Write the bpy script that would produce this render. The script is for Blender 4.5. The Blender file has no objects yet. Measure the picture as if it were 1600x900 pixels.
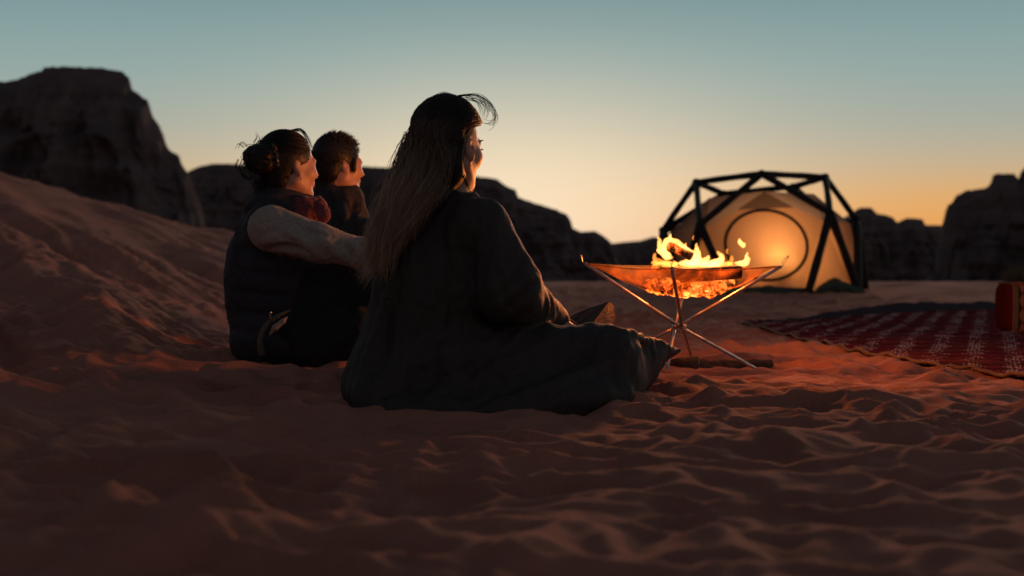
import bpy, math
import numpy as np
from mathutils import Vector, Matrix

SC = bpy.context.scene
COL = SC.collection
# ------------------------------------------------------------------ camera
F = 2222.0                      # focal length in photo pixels (50 mm on a 36 mm sensor)
CAM_H = 0.40
TH = math.atan(38 / F)          # slight tilt down: horizon at y = 412 of 900
cam_data = bpy.data.cameras.new("camera")
cam_data.sensor_width = 36.0
cam_data.lens = 50.0
cam_data.clip_start = 0.05
cam_data.clip_end = 6000
cam_data.dof.use_dof = True
cam_data.dof.focus_distance = 4.5
cam_data.dof.aperture_fstop = 3.2
cam = bpy.data.objects.new("camera", cam_data)
COL.objects.link(cam)
cam.location = (0, 0, CAM_H)
cam.rotation_euler = (math.pi / 2 - TH, 0, 0)
SC.camera = cam
# ------------------------------------------------------------------ world: dusk sky
world = bpy.data.worlds.new("World")
SC.world = world
world.use_nodes = True
SUN_AZ = math.radians(3.0)       # sunset azimuth, measured from +Y towards +X


def build_world():
    nt = world.node_tree
    nt.nodes.clear()
    N = nt.nodes.new
    L = nt.links.new
    out = N("ShaderNodeOutputWorld")
    bg = N("ShaderNodeBackground")
    tc = N("ShaderNodeTexCoord")
    sep = N("ShaderNodeSeparateXYZ")
    L(tc.outputs["Generated"], sep.inputs[0])

    def m(op, a, b=None, c=None, clamp=False):
        n = N("ShaderNodeMath")
        n.operation = op
        n.use_clamp = clamp
        for i, v in enumerate((a, b, c)):
            if v is None:
                continue
            if isinstance(v, (int, float)):
                n.inputs[i].default_value = v
            else:
                L(v, n.inputs[i])
        return n.outputs[0]

    elev = m("ABSOLUTE", m("ARCSINE", sep.outputs[2]))
    az = m("ARCTAN2", sep.outputs[0], sep.outputs[1])
    daz = m("ABSOLUTE", m("SUBTRACT", az, SUN_AZ))

    def ramp(fac, stops):
        r = N("ShaderNodeValToRGB")
        r.color_ramp.interpolation = 'B_SPLINE' if len(stops) > 5 else 'EASE'
        el = r.color_ramp.elements
        while len(el) < len(stops):
            el.new(0.5)
        for e, (p, c) in zip(el, stops):
            e.position = p
            e.color = (*c, 1)
        L(fac, r.inputs[0])
        return r.outputs[0]

    # sqrt of the elevation spreads the first degrees above the horizon
    e01 = m("SQRT", m("DIVIDE", elev, math.pi / 2), clamp=True)

    def p(deg):
        return math.sqrt(deg / 90)
    front = ramp(e01, [(0.0, (.72, .25, .045)), (p(.9), (.76, .31, .07)), (p(1.8), (.74, .345, .095)), (p(2.8), (.67, .375, .145)),
                       (p(4.0), (.48, .40, .28)), (p(5.6), (.335, .375, .33)), (p(8), (.24, .358, .36)),
                       (p(11), (.15, .268, .285)), (p(16), (.085, .155, .19)), (p(26), (.048, .076, .098)), (p(45), (.030, .042, .056)), (1, (.022, .030, .041))])
    back = ramp(e01, [(0.0, (.12, .10, .11)), (p(6), (.20, .165, .17)), (p(14), (.17, .155, .17)), (p(26), (.10, .10, .115)),
                      (p(45), (.046, .050, .062)), (1, (.022, .030, .041))])
    mixf = N("ShaderNodeMapRange")
    mixf.interpolation_type = 'SMOOTHERSTEP'
    mixf.inputs[1].default_value = math.radians(35)
    mixf.inputs[2].default_value = math.radians(125)
    L(daz, mixf.inputs[0])
    mx = N("ShaderNodeMix")
    mx.data_type = 'RGBA'
    L(mixf.outputs[0], mx.inputs[0])
    L(front, mx.inputs[6])
    L(back, mx.inputs[7])
    # the pale glow where the sun went down
    ga = m("DIVIDE", m("SUBTRACT", az, math.radians(0.0)), math.radians(9.5))
    ge = m("DIVIDE", m("SUBTRACT", elev, math.radians(1.9)), math.radians(4.7))
    g = m("EXPONENT", m("MULTIPLY", m("ADD", m("MULTIPLY", ga, ga), m("MULTIPLY", ge, ge)), -1.0))
    gl = N("ShaderNodeMix")
    gl.data_type = 'RGBA'
    L(m("MULTIPLY", g, 0.87), gl.inputs[0])
    L(mx.outputs[2], gl.inputs[6])
    gl.inputs[7].default_value = (.90, .77, .56, 1)
    # a touch of physical sky for the high dome
    sky = N("ShaderNodeTexSky")
    sky.sky_type = 'NISHITA'
    sky.sun_disc = False
    sky.sun_elevation = math.radians(-1.5)
    sky.sun_rotation = SUN_AZ
    add = N("ShaderNodeMix")
    add.data_type = 'RGBA'
    add.blend_type = 'ADD'
    add.inputs[0].default_value = 0.05
    L(gl.outputs[2], add.inputs[6])
    L(sky.outputs[0], add.inputs[7])
    L(add.outputs[2], bg.inputs[0])
    bg.inputs[1].default_value = 1.0
    L(bg.outputs[0], out.inputs[0])


build_world()
# the broad glow of the sky over the place where the sun went down
sun_d = bpy.data.lights.new("sun", 'SUN')
sun_d.energy = 0.80
sun_d.angle = math.radians(20)
sun_d.color = (1.0, .60, .44)
sun = bpy.data.objects.new("sun", sun_d)
COL.objects.link(sun)
SUN_EL, SUN_LAMP_AZ = math.radians(9), math.radians(16)
sun.rotation_euler = Vector((-math.sin(SUN_LAMP_AZ) * math.cos(SUN_EL), -math.cos(SUN_LAMP_AZ) * math.cos(SUN_EL), -math.sin(SUN_EL))).to_track_quat('-Z', 'Y').to_euler()
SC.view_settings.view_transform = 'Standard'
SC.view_settings.look = 'None'
SC.view_settings.exposure = 0.0
SC.view_settings.gamma = 1.0
SC.view_settings.use_curve_mapping = False
SC.render.engine = 'CYCLES'
SC.cycles.use_denoising = True
SC.cycles.sample_clamp_indirect = 4.0
SC.cycles.max_bounces = 8
SC.cycles.transparent_max_bounces = 24
SC.cycles.caustics_reflective = False
SC.cycles.caustics_refractive = False
# FIRE light is in the fire's builder, the lantern's in the lantern's builder
FIRE_WATTS = 60.0
LANTERN_WATTS = 14.0

# ------------------------------------------------------------------ helpers
cth, sth = math.cos(TH), math.sin(TH)


def W(px, py, d):
    """photo pixel + depth along the view axis -> world point"""
    xc, yc = (px - 800) / F, -(py - 450) / F
    return np.array([d * xc, d * (cth + yc * sth), CAM_H + d * (-sth + yc * cth)])


def R(rpx, d):
    return rpx * d / F


_rs = np.random.RandomState(7)
_perm = np.concatenate([_rs.permutation(256)] * 3)
_g3 = _rs.normal(size=(256, 3))
_g3 /= np.linalg.norm(_g3, axis=1)[:, None]
_g2 = np.stack([np.cos(np.arange(256) * 2.399), np.sin(np.arange(256) * 2.399)], 1)


def perlin2(x, y, seed=0):
    x = np.asarray(x, float) + seed * 17.31
    y = np.asarray(y, float) + seed * 9.77
    xi = np.floor(x).astype(int); yi = np.floor(y).astype(int)
    xf = x - xi; yf = y - yi
    u = xf ** 3 * (xf * (xf * 6 - 15) + 10); v = yf ** 3 * (yf * (yf * 6 - 15) + 10)

    def gr(ix, iy, fx, fy):
        h = _perm[_perm[ix & 255] + (iy & 255)]
        g = _g2[h]
        return g[..., 0] * fx + g[..., 1] * fy
    a = gr(xi, yi, xf, yf); b = gr(xi + 1, yi, xf - 1, yf)
    c = gr(xi, yi + 1, xf, yf - 1); d = gr(xi + 1, yi + 1, xf - 1, yf - 1)
    return 1.5 * ((a + (b - a) * u) * (1 - v) + (c + (d - c) * u) * v)


def perlin3(p, seed=0):
    p = np.asarray(p, float) + np.array([seed * 13.7, seed * 5.1, seed * 7.9])
    i = np.floor(p).astype(int); f = p - i
    w = f ** 3 * (f * (f * 6 - 15) + 10)
    r = 0
    for dx in (0, 1):
        for dy in (0, 1):
            for dz in (0, 1):
                h = _perm[_perm[_perm[(i[..., 0] + dx) & 255] + ((i[..., 1] + dy) & 255)] + ((i[..., 2] + dz) & 255)]
                g = _g3[h]
                dot = g[..., 0] * (f[..., 0] - dx) + g[..., 1] * (f[..., 1] - dy) + g[..., 2] * (f[..., 2] - dz)
                wt = (w[..., 0] if dx else 1 - w[..., 0]) * (w[..., 1] if dy else 1 - w[..., 1]) * (w[..., 2] if dz else 1 - w[..., 2])
                r = r + dot * wt
    return 1.6 * r


def fbm3(p, octs=4, seed=0):
    a, s, t = 1.0, 0.0, 0.0
    p = np.asarray(p, float)
    for o in range(octs):
        s = s + a * perlin3(p * 2 ** o, seed + o); t += a; a *= .5
    return s / t


def mesh_np(name, v, f, mat=None, parent=None, smooth=True):
    """one mesh object from arrays; f is (n,3) or (n,4)"""
    v = np.asarray(v, np.float32); f = np.asarray(f, np.int32)
    me = bpy.data.meshes.new(name)
    me.vertices.add(len(v)); me.vertices.foreach_set("co", v.ravel())
    k = f.shape[1]
    me.loops.add(f.size); me.loops.foreach_set("vertex_index", f.ravel())
    me.polygons.add(len(f))
    me.polygons.foreach_set("loop_start", np.arange(0, f.size, k, dtype=np.int32))
    me.update(calc_edges=True)
    me.validate()
    me.polygons.foreach_set("use_smooth", np.full(len(me.polygons), smooth))
    o = bpy.data.objects.new(name, me)
    COL.objects.link(o)
    if mat is not None:
        me.materials.append(mat)
    if parent is not None:
        o.parent = parent
        o.matrix_parent_inverse = Matrix.Translation(-Vector(parent.location))
    return o


def merge(parts):
    vs, fs, n = [], [], 0
    for v, f in parts:
        vs.append(np.asarray(v)); fs.append(np.asarray(f) + n); n += len(v)
    return np.concatenate(vs), np.concatenate(fs)


def empty(name, loc, label, cat, group=None):
    o = bpy.data.objects.new(name, None)
    COL.objects.link(o)
    o.location = Vector([float(c) for c in loc])
    o.empty_display_size = .05
    tag(o, label, cat, group)
    return o


def tag(o, label=None, cat=None, group=None, kind=None):
    if label: o["label"] = label
    if cat: o["category"] = cat
    if group: o["group"] = group
    if kind: o["kind"] = kind
    return o


def tube(path, rad, n=8, cap=True):
    """quads of a tube along a path; rad scalar or list"""
    P = np.asarray(path, float); K = len(P)
    rad = np.broadcast_to(np.asarray(rad, float), (K,))
    T = np.gradient(P, axis=0); T /= np.linalg.norm(T, axis=1)[:, None] + 1e-12
    ref = np.array([0, 0, 1.0]) if abs(T[0, 2]) < .9 else np.array([1.0, 0, 0])
    vs = []
    u = np.cross(T[0], ref); u /= np.linalg.norm(u)
    for i in range(K):
        u = u - T[i] * np.dot(u, T[i]); u /= np.linalg.norm(u)
        w = np.cross(T[i], u)
        a = np.arange(n) * 2 * math.pi / n
        vs.append(P[i] + rad[i] * (np.cos(a)[:, None] * u + np.sin(a)[:, None] * w))
    v = np.concatenate(vs)
    f = []
    for i in range(K - 1):
        for j in range(n):
            f.append((i * n + j, i * n + (j + 1) % n, (i + 1) * n + (j + 1) % n, (i + 1) * n + j))
    if cap:
        c0, c1 = len(v), len(v) + 1
        v = np.concatenate([v, P[:1], P[-1:]])
        for j in range(0, n, 2):
            f.append((c0, (j + 2) % n, (j + 1) % n, j))
            b = (K - 1) * n
            f.append((c1, b + j, b + (j + 1) % n, b + (j + 2) % n))
    return v, np.array(f)


def spline(pts, n):
    """Catmull-Rom through points"""
    P = np.asarray(pts, float)
    P = np.concatenate([2 * P[:1] - P[1:2], P, 2 * P[-1:] - P[-2:-1]])
    k = len(P) - 3
    t = np.linspace(0, k - 1e-9, n)
    i = t.astype(int); u = (t - i)[:, None]
    a, b, c, d = P[i], P[i + 1], P[i + 2], P[i + 3]
    return .5 * (2 * b + (c - a) * u + (2 * a - 5 * b + 4 * c - d) * u ** 2 + (3 * b - a - 3 * c + d) * u ** 3)


class SDF:
    """signed distance grid with smooth unions, meshed by surface nets"""

    def __init__(s, lo, hi, h):
        s.lo = np.asarray(lo, float); s.h = h
        s.n = np.ceil((np.asarray(hi, float) - s.lo) / h).astype(int) + 1
        s.V = np.full(s.n, .25, np.float32)

    def _blk(s, lo, hi, k):
        m = k * 1.3 + 4 * s.h
        a = np.clip(np.floor((lo - m - s.lo) / s.h).astype(int), 0, s.n)
        b = np.clip(np.ceil((hi + m - s.lo) / s.h).astype(int) + 1, 0, s.n)
        if np.any(b <= a):
            return None, None
        ax = [(s.lo[i] + s.h * np.arange(a[i], b[i])).astype(np.float32) for i in range(3)]
        X = ax[0][:, None, None]; Y = ax[1][None, :, None]; Z = ax[2][None, None, :]
        return (slice(a[0], b[0]), slice(a[1], b[1]), slice(a[2], b[2])), (X, Y, Z)

    def _comb(s, sl, d, k, op):
        A = s.V[sl]
        if op == 's':
            h = np.clip(.5 - .5 * (A + d) / k, 0, 1)
            s.V[sl] = A * (1 - h) - d * h + k * h * (1 - h)
        else:
            h = np.clip(.5 + .5 * (A - d) / k, 0, 1)
            s.V[sl] = A * (1 - h) + d * h - k * h * (1 - h)

    def cone(s, a, b, ra, rb, k=.02, op='u'):
        a = np.asarray(a, float); b = np.asarray(b, float)
        r = max(ra, rb)
        sl, xyz = s._blk(np.minimum(a, b) - r, np.maximum(a, b) + r, k)
        if sl is None: return s
        X, Y, Z = xyz
        ab = b - a; L2 = ab @ ab + 1e-12
        t = np.clip(((X - a[0]) * ab[0] + (Y - a[1]) * ab[1] + (Z - a[2]) * ab[2]) / L2, 0, 1)
        d = np.sqrt((X - a[0] - t * ab[0]) ** 2 + (Y - a[1] - t * ab[1]) ** 2 + (Z - a[2] - t * ab[2]) ** 2) - (ra + t * (rb - ra))
        s._comb(sl, d.astype(np.float32), k, op)
        return s

    def chain(s, pts, rs, k=.02, op='u'):
        for i in range(len(pts) - 1):
            s.cone(pts[i], pts[i + 1], rs[i], rs[i + 1], k, op)
        return s

    def ell(s, c, r, Rm=None, k=.02, op='u'):
        c = np.asarray(c, float); r = np.asarray(r, float)
        e = np.full(3, r.max()) if Rm is not None else r
        sl, xyz = s._blk(c - e, c + e, k)
        if sl is None: return s
        X, Y, Z = xyz[0] - c[0], xyz[1] - c[1], xyz[2] - c[2]
        if Rm is not None:
            M = np.asarray(Rm).T            # world -> local
            q = [(M[i, 0] * X + M[i, 1] * Y + M[i, 2] * Z) for i in range(3)]
        else:
            q = [X, Y, Z]
        k0 = np.sqrt((q[0] / r[0]) ** 2 + (q[1] / r[1]) ** 2 + (q[2] / r[2]) ** 2)
        k1 = np.sqrt((q[0] / r[0] ** 2) ** 2 + (q[1] / r[1] ** 2) ** 2 + (q[2] / r[2] ** 2) ** 2) + 1e-9
        d = k0 * (k0 - 1) / k1
        s._comb(sl, d.astype(np.float32), k, op)
        return s

    def below(s, z, k=.01):
        """cut away everything under the plane z"""
        Z = (s.lo[2] + s.h * np.arange(s.n[2]))[None, None, :].astype(np.float32)
        d = np.broadcast_to(z - Z, s.V.shape)
        h = np.clip(.5 - .5 * (d - s.V) / k, 0, 1)
        s.V = (d * (1 - h) + s.V * h + k * h * (1 - h)).astype(np.float32)
        return s

    def val(s, p):
        i = np.clip(np.round((np.asarray(p) - s.lo) / s.h).astype(int), 0, s.n - 1)
        return s.V[i[..., 0], i[..., 1], i[..., 2]]

    def hit(s, px, py, d0=3.0, d1=7.5):
        """first surface point behind a photo pixel"""
        ds = np.arange(d0, d1, s.h * .5)
        P = np.array([W(px, py, d) for d in ds])
        ok = np.all((P > s.lo) & (P < s.lo + s.h * (s.n - 1)), axis=1)
        v = np.where(ok, s.val(P), 1)
        j = np.argmax(v < 0)
        return P[j] if v[j] < 0 else None

    def fold(s, pxs, r, k=.02, op='u', n=10, sink=.55):
        pts = [q for q in (s.hit(*p) for p in spline(pxs, n)) if q is not None]
        if len(pts) < 3: return s
        view = np.array([0, 1.0, 0])
        m = len(pts)
        rs = [r * (.25 + .75 * math.sin(math.pi * (i + .5) / m)) for i in range(m)]
        pts = [p + view * rr * sink for p, rr in zip(pts, rs)] if op == 'u' else [p - view * rr * sink for p, rr in zip(pts, rs)]
        return s.chain(pts, rs, k, op)

    def mesh(s, smooth=1):
        V = s.V; n = s.n
        neg = V < 0
        c = np.zeros(n - 1, np.int8)
        for dx in (0, 1):
            for dy in (0, 1):
                for dz in (0, 1):
                    c += neg[dx:n[0] - 1 + dx, dy:n[1] - 1 + dy, dz:n[2] - 1 + dz]
        act = (c > 0) & (c < 8)
        I = np.argwhere(act)
        idx = np.full(n - 1, -1, np.int32)
        idx[act] = np.arange(len(I))
        cor = np.array([(x, y, z) for x in (0, 1) for y in (0, 1) for z in (0, 1)])
        vals = np.stack([V[I[:, 0] + q[0], I[:, 1] + q[1], I[:, 2] + q[2]] for q in cor], 1)
        acc = np.zeros((len(I), 3)); cnt = np.zeros(len(I))
        for a in range(8):
            for b in range(a + 1, 8):
                if np.abs(cor[a] - cor[b]).sum() != 1: continue
                va, vb = vals[:, a], vals[:, b]
                mk = (va < 0) != (vb < 0)
                t = np.where(mk, va / np.where(mk, va - vb, 1), 0)
                acc += mk[:, None] * (cor[a] + t[:, None] * (cor[b] - cor[a])); cnt += mk
        P = s.lo + s.h * (I + acc / cnt[:, None])
        faces = []
        for ax in range(3):
            o1, o2 = (ax + 1) % 3, (ax + 2) % 3
            sl0 = [slice(0, n[i]) for i in range(3)]; sl1 = list(sl0)
            sl0[ax] = slice(0, n[ax] - 1); sl1[ax] = slice(1, n[ax])
            A, B = neg[tuple(sl0)], neg[tuple(sl1)]
            E = np.argwhere(A != B)
            E = E[(E[:, o1] > 0) & (E[:, o2] > 0) & (E[:, o1] < n[o1] - 1) & (E[:, o2] < n[o2] - 1)]
            ins = A[E[:, 0], E[:, 1], E[:, 2]]
            q = []
            for d1, d2 in ((-1, -1), (0, -1), (0, 0), (-1, 0)):
                e = E.copy(); e[:, o1] += d1; e[:, o2] += d2
                q.append(idx[e[:, 0], e[:, 1], e[:, 2]])
            q = np.stack(q, 1)
            q[~ins] = q[~ins][:, ::-1]
            faces.append(q)
        Fq = np.concatenate(faces)
        Fq = Fq[np.all(Fq >= 0, axis=1)]
        for _ in range(smooth):
            P = lap(P, Fq)
        return P, Fq


def lap(P, Fq, w=.5):
    a = Fq.ravel(); b = np.roll(Fq, -1, axis=1).ravel()
    n = len(P)
    cnt = np.bincount(a, minlength=n) + np.bincount(b, minlength=n)
    out = np.stack([np.bincount(a, P[b, i], n) + np.bincount(b, P[a, i], n) for i in range(3)], 1)
    return P * (1 - w) + w * out / np.maximum(cnt, 1)[:, None]


def vnormals(P, Fq):
    a, b, c, d = (P[Fq[:, i]] for i in range(4))
    nf = np.cross(c - a, d - b)
    N = np.zeros_like(P)
    for i in range(4):
        for j in range(3):
            N[:, j] += np.bincount(Fq[:, i], nf[:, j], len(P))
    return N / (np.linalg.norm(N, axis=1)[:, None] + 1e-12)


def wrinkle(P, Fq, amp, scale, seed=0, stretch=(1, 1, 1), octs=2):
    n = vnormals(P, Fq)
    q = P * scale * np.array(stretch)
    q = q + .35 * np.stack([perlin3(q * .7, seed + 40 + i) for i in range(3)], -1)
    v = 1 - np.abs(fbm3(q, octs, seed)) * 2.2
    return P + n * (amp * v)[:, None]


# ------------------------------------------------------------------ materials
def mat(name, col, rough=.8, **kw):
    m = bpy.data.materials.new(name)
    m.use_nodes = True
    b = m.node_tree.nodes["Principled BSDF"]
    b.inputs["Base Color"].default_value = (*col, 1)
    b.inputs["Roughness"].default_value = rough
    for k, v in kw.items():
        b.inputs[k.replace("_", " ")].default_value = v
    return m


def nz(m, scale, detail=4, coords="Object", stretch=None, rough=.6):
    nt = m.node_tree
    tc = nt.nodes.new("ShaderNodeTexCoord")
    t = nt.nodes.new("ShaderNodeTexNoise")
    t.inputs["Scale"].default_value = scale
    t.inputs["Detail"].default_value = detail
    t.inputs["Roughness"].default_value = rough
    src = tc.outputs[coords]
    if stretch:
        mp = nt.nodes.new("ShaderNodeMapping")
        mp.inputs["Scale"].default_value = stretch
        nt.links.new(src, mp.inputs[0]); src = mp.outputs[0]
    nt.links.new(src, t.inputs["Vector"])
    return t.outputs["Fac"]


def cramp(m, fac, stops):
    nt = m.node_tree
    r = nt.nodes.new("ShaderNodeValToRGB")
    el = r.color_ramp.elements
    while len(el) < len(stops):
        el.new(.5)
    for e, (p, c) in zip(el, stops):
        e.position = p; e.color = (*c, 1)
    nt.links.new(fac, r.inputs[0])
    return r.outputs[0]


def setcol(m, sock):
    m.node_tree.links.new(sock, m.node_tree.nodes["Principled BSDF"].inputs["Base Color"])


def bump(m, fac, strength, dist=.01, prev=None):
    nt = m.node_tree
    b = nt.nodes.new("ShaderNodeBump")
    b.inputs["Strength"].default_value = strength
    b.inputs["Distance"].default_value = dist
    nt.links.new(fac, b.inputs["Height"])
    if prev is not None:
        nt.links.new(prev, b.inputs["Normal"])
    nt.links.new(b.outputs[0], nt.nodes["Principled BSDF"].inputs["Normal"])
    return b.outputs[0]


def cloth(name, c0, c1, scale=60, rough=.85, sheen=0.0, weave=900, bs=.25):
    m = mat(name, c0, rough)
    setcol(m, cramp(m, nz(m, scale, 6), [(.35, c0), (.7, c1)]))
    b1 = bump(m, nz(m, scale * .5, 4), bs, .006)
    bump(m, nz(m, weave, 2), .35, .0012, b1)
    b = m.node_tree.nodes["Principled BSDF"]
    b.inputs["Sheen Weight"].default_value = sheen
    b.inputs["Sheen Roughness"].default_value = .4
    b.inputs["Specular IOR Level"].default_value = .10
    return m


M = {}
m = M['sand'] = mat("red_sand", (.30, .165, .12), .95)
n1 = nz(m, 1.7, 5)
n2 = nz(m, 230, 3, rough=.8)
mixn = m.node_tree.nodes.new("ShaderNodeMath"); mixn.operation = 'MULTIPLY_ADD'
m.node_tree.links.new(n2, mixn.inputs[0]); mixn.inputs[1].default_value = .95
m.node_tree.links.new(n1, mixn.inputs[2])
setcol(m, cramp(m, mixn.outputs[0], [(.62, (.25, .106, .072)), (.98, (.46, .205, .142)), (1.0, (.48, .215, .15))]))
m.node_tree.nodes["Principled BSDF"].inputs["Specular IOR Level"].default_value = .15
bb = bump(m, nz(m, 38, 6, rough=.75), .7, .014)
bump(m, nz(m, 200, 4, rough=.8), .8, .006, bb)

m = M['rock'] = mat("dark_sandstone", (.12, .075, .06), .95)
n1 = nz(m, .10, 8, stretch=(1, 1, 2.5))
setcol(m, cramp(m, n1, [(.35, (.12, .098, .095)), (.5, (.165, .132, .126)), (.66, (.22, .17, .158))]))
bb = bump(m, nz(m, .25, 8, stretch=(1, 1, 3), rough=.7), 1.0, 1.5)
bump(m, nz(m, 1.5, 6, rough=.7), .8, .3, bb)

M['coat'] = cloth("charcoal_wool", (.044, .040, .039), (.060, .055, .054), 120, .65, .0)
M['vest'] = cloth("black_quilted_nylon", (.034, .035, .041), (.046, .047, .054), 30, .7, .0)
M['jacket'] = cloth("dark_grey_fleece", (.035, .034, .036), (.055, .054, .056), 50, .9, .0)
M['trousers'] = cloth("black_trousers", (.020, .021, .025), (.030, .031, .036), 50, .85, .0)
M['knit'] = cloth("taupe_knit", (.26, .235, .205), (.37, .335, .295), 90, .95, .1, weave=500)
M['scarf'] = cloth("rose_scarf", (.12, .036, .048), (.20, .075, .09), 140, .95, .2)
M['flap'] = cloth("grey_olive_cloth", (.09, .085, .065), (.15, .14, .11), 60)
M['lining'] = cloth("pale_grey_lining", (.30, .28, .24), (.38, .35, .31), 60)
M['shoe'] = cloth("dark_leather_shoe", (.02, .015, .012), (.04, .03, .025), 40, .5)
m = M['skin'] = mat("skin", (.50, .29, .20), .5)
setcol(m, cramp(m, nz(m, 45, 5), [(.3, (.43, .23, .155)), (.7, (.55, .33, .24))]))
m.node_tree.nodes["Principled BSDF"].inputs["Subsurface Weight"].default_value = .12
m.node_tree.nodes["Principled BSDF"].inputs["Subsurface Radius"].default_value = (.012, .005, .003)
bump(m, nz(m, 260, 3), .15, .002)


def hairmat(name, c_root, c_tip):
    m = mat(name, c_root, .5)
    nt = m.node_tree
    at = nt.nodes.new("ShaderNodeAttribute"); at.attribute_name = "along"
    rnd = nt.nodes.new("ShaderNodeAttribute"); rnd.attribute_name = "tone"
    c = cramp(m, at.outputs["Fac"], [(.18, c_root), (.5, tuple(.84 * a + .16 * b for a, b in zip(c_root, c_tip))), (1.0, c_tip)])
    mx = nt.nodes.new("ShaderNodeMix"); mx.data_type = 'RGBA'; mx.blend_type = 'MULTIPLY'
    mx.inputs[0].default_value = 1
    nt.links.new(c, mx.inputs[6])
    nt.links.new(cramp(m, rnd.outputs["Fac"], [(0, (.55, .55, .55)), (1, (1.25, 1.2, 1.15))]), mx.inputs[7])
    setcol(m, mx.outputs[2])
    nt.nodes["Principled BSDF"].inputs["Specular IOR Level"].default_value = .35
    return m


M['hair_long'] = hairmat("ash_brown_hair", (.022, .016, .013), (.66, .50, .36))
M['hair_black'] = hairmat("black_hair", (.008, .007, .007), (.014, .011, .010))
M['hair_short'] = hairmat("dark_brown_hair", (.012, .009, .008), (.022, .016, .013))
M['metal'] = mat("steel_pole", (.55, .53, .50), .28, Metallic=1.0)
setcol(M['metal'], cramp(M['metal'], nz(M['metal'], 40, 4), [(.3, (.30, .28, .26)), (.7, (.62, .60, .57))]))
M['wire'] = mat("wire", (.35, .34, .32), .35, Metallic=1.0)
setcol(M['wire'], cramp(M['wire'], nz(M['wire'], 60, 3), [(.3, (.25, .24, .23)), (.7, (.45, .44, .42))]))

# fine steel mesh of the fire basket: partly see-through
m = M['basket'] = bpy.data.materials.new("fine_fire_mesh")
m.use_nodes = True
nt = m.node_tree
pb = nt.nodes["Principled BSDF"]
pb.inputs["Base Color"].default_value = (.10, .06, .04, 1); pb.inputs["Roughness"].default_value = .6
setcol(m, cramp(m, nz(m, 14, 5), [(.3, (.03, .02, .016)), (.7, (.10, .06, .04))]))
tl = nt.nodes.new("ShaderNodeBsdfTranslucent"); nt.links.new(cramp(m, nz(m, 11, 5, rough=.65), [(.36, (.03, .012, .006)), (.52, (.14, .05, .016)), (.66, (.34, .12, .035))]), tl.inputs[0])
tr = nt.nodes.new("ShaderNodeBsdfTransparent"); tr.inputs[0].default_value = (1, .9, .8, 1)
m1 = nt.nodes.new("ShaderNodeMixShader"); m1.inputs[0].default_value = .45
m2 = nt.nodes.new("ShaderNodeMixShader"); m2.inputs[0].default_value = .40
nt.links.new(pb.outputs[0], m1.inputs[1]); nt.links.new(tl.outputs[0], m1.inputs[2])
nt.links.new(m1.outputs[0], m2.inputs[1]); nt.links.new(tr.outputs[0], m2.inputs[2])
nt.links.new(m2.outputs[0], nt.nodes["Material Output"].inputs[0])

m = M['bark'] = mat("dry_bark", (.11, .07, .045), .95)
n1 = nz(m, 30, 8, stretch=(1, 1, 1), rough=.75)
setcol(m, cramp(m, n1, [(.35, (.035, .025, .018)), (.55, (.11, .07, .045)), (.75, (.20, .13, .085))]))
bump(m, n1, 1.0, .012)
m = M['wood'] = mat("split_wood", (.36, .22, .11), .85)
n1 = nz(m, 35, 6, stretch=(1, 1, 4))
setcol(m, cramp(m, n1, [(.3, (.18, .10, .05)), (.7, (.42, .27, .14))]))
bump(m, n1, .6, .006)


def embermat(name, strength, lo, hi, scale):
    m = mat(name, (.02, .016, .014), .95)
    n1 = nz(m, scale, 6, rough=.65)
    nt = m.node_tree
    b = nt.nodes["Principled BSDF"]
    nt.links.new(cramp(m, n1, [(lo, (0, 0, 0)), ((lo + hi) / 2, (.9, .10, .008)), (hi, (1, .36, .06)), (min(1, hi + .14), (1, .66, .2))]), b.inputs["Emission Color"])
    b.inputs["Emission Strength"].default_value = strength
    bump(m, n1, 1.0, .01)
    setcol(m, cramp(m, nz(m, 60, 4), [(.3, (.012, .01, .009)), (.7, (.05, .043, .04))]))
    return m


M['ember'] = embermat("glowing_embers", 3.0, .42, .60, 24)
M['burnlog'] = embermat("burning_log", 1.5, .47, .66, 30)
M['charlog'] = embermat("charred_log", .8, .60, .80, 24)


def flamemat(name, col, strength):
    m = bpy.data.materials.new(name)
    m.use_nodes = True
    nt = m.node_tree
    nt.nodes.clear()
    o = nt.nodes.new("ShaderNodeOutputMaterial")
    v = nt.nodes.new("ShaderNodeEmission")
    v.inputs[0].default_value = (*col, 1)
    v.inputs[1].default_value = strength
    nt.links.new(v.outputs[0], o.inputs["Volume"])
    return m


M['flame'] = flamemat("flame_gas", (1.0, .40, .095), 140)
M['flame_thin'] = flamemat("flame_wisp", (1.0, .28, .035), 80)


def fabric(name, col, trans, tfac, scale=8):
    m = bpy.data.materials.new(name)
    m.use_nodes = True
    nt = m.node_tree
    pb = nt.nodes["Principled BSDF"]
    pb.inputs["Roughness"].default_value = .75
    setcol(m, cramp(m, nz(m, scale, 4), [(.3, tuple(c * .8 for c in col)), (.7, col)]))
    bump(m, nz(m, scale * .4, 3), .3, .03)
    t = nt.nodes.new("ShaderNodeBsdfTranslucent"); t.inputs[0].default_value = (*trans, 1)
    mx = nt.nodes.new("ShaderNodeMixShader"); mx.inputs[0].default_value = tfac
    nt.links.new(pb.outputs[0], mx.inputs[1]); nt.links.new(t.outputs[0], mx.inputs[2])
    nt.links.new(mx.outputs[0], nt.nodes["Material Output"].inputs[0])
    return m


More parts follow.
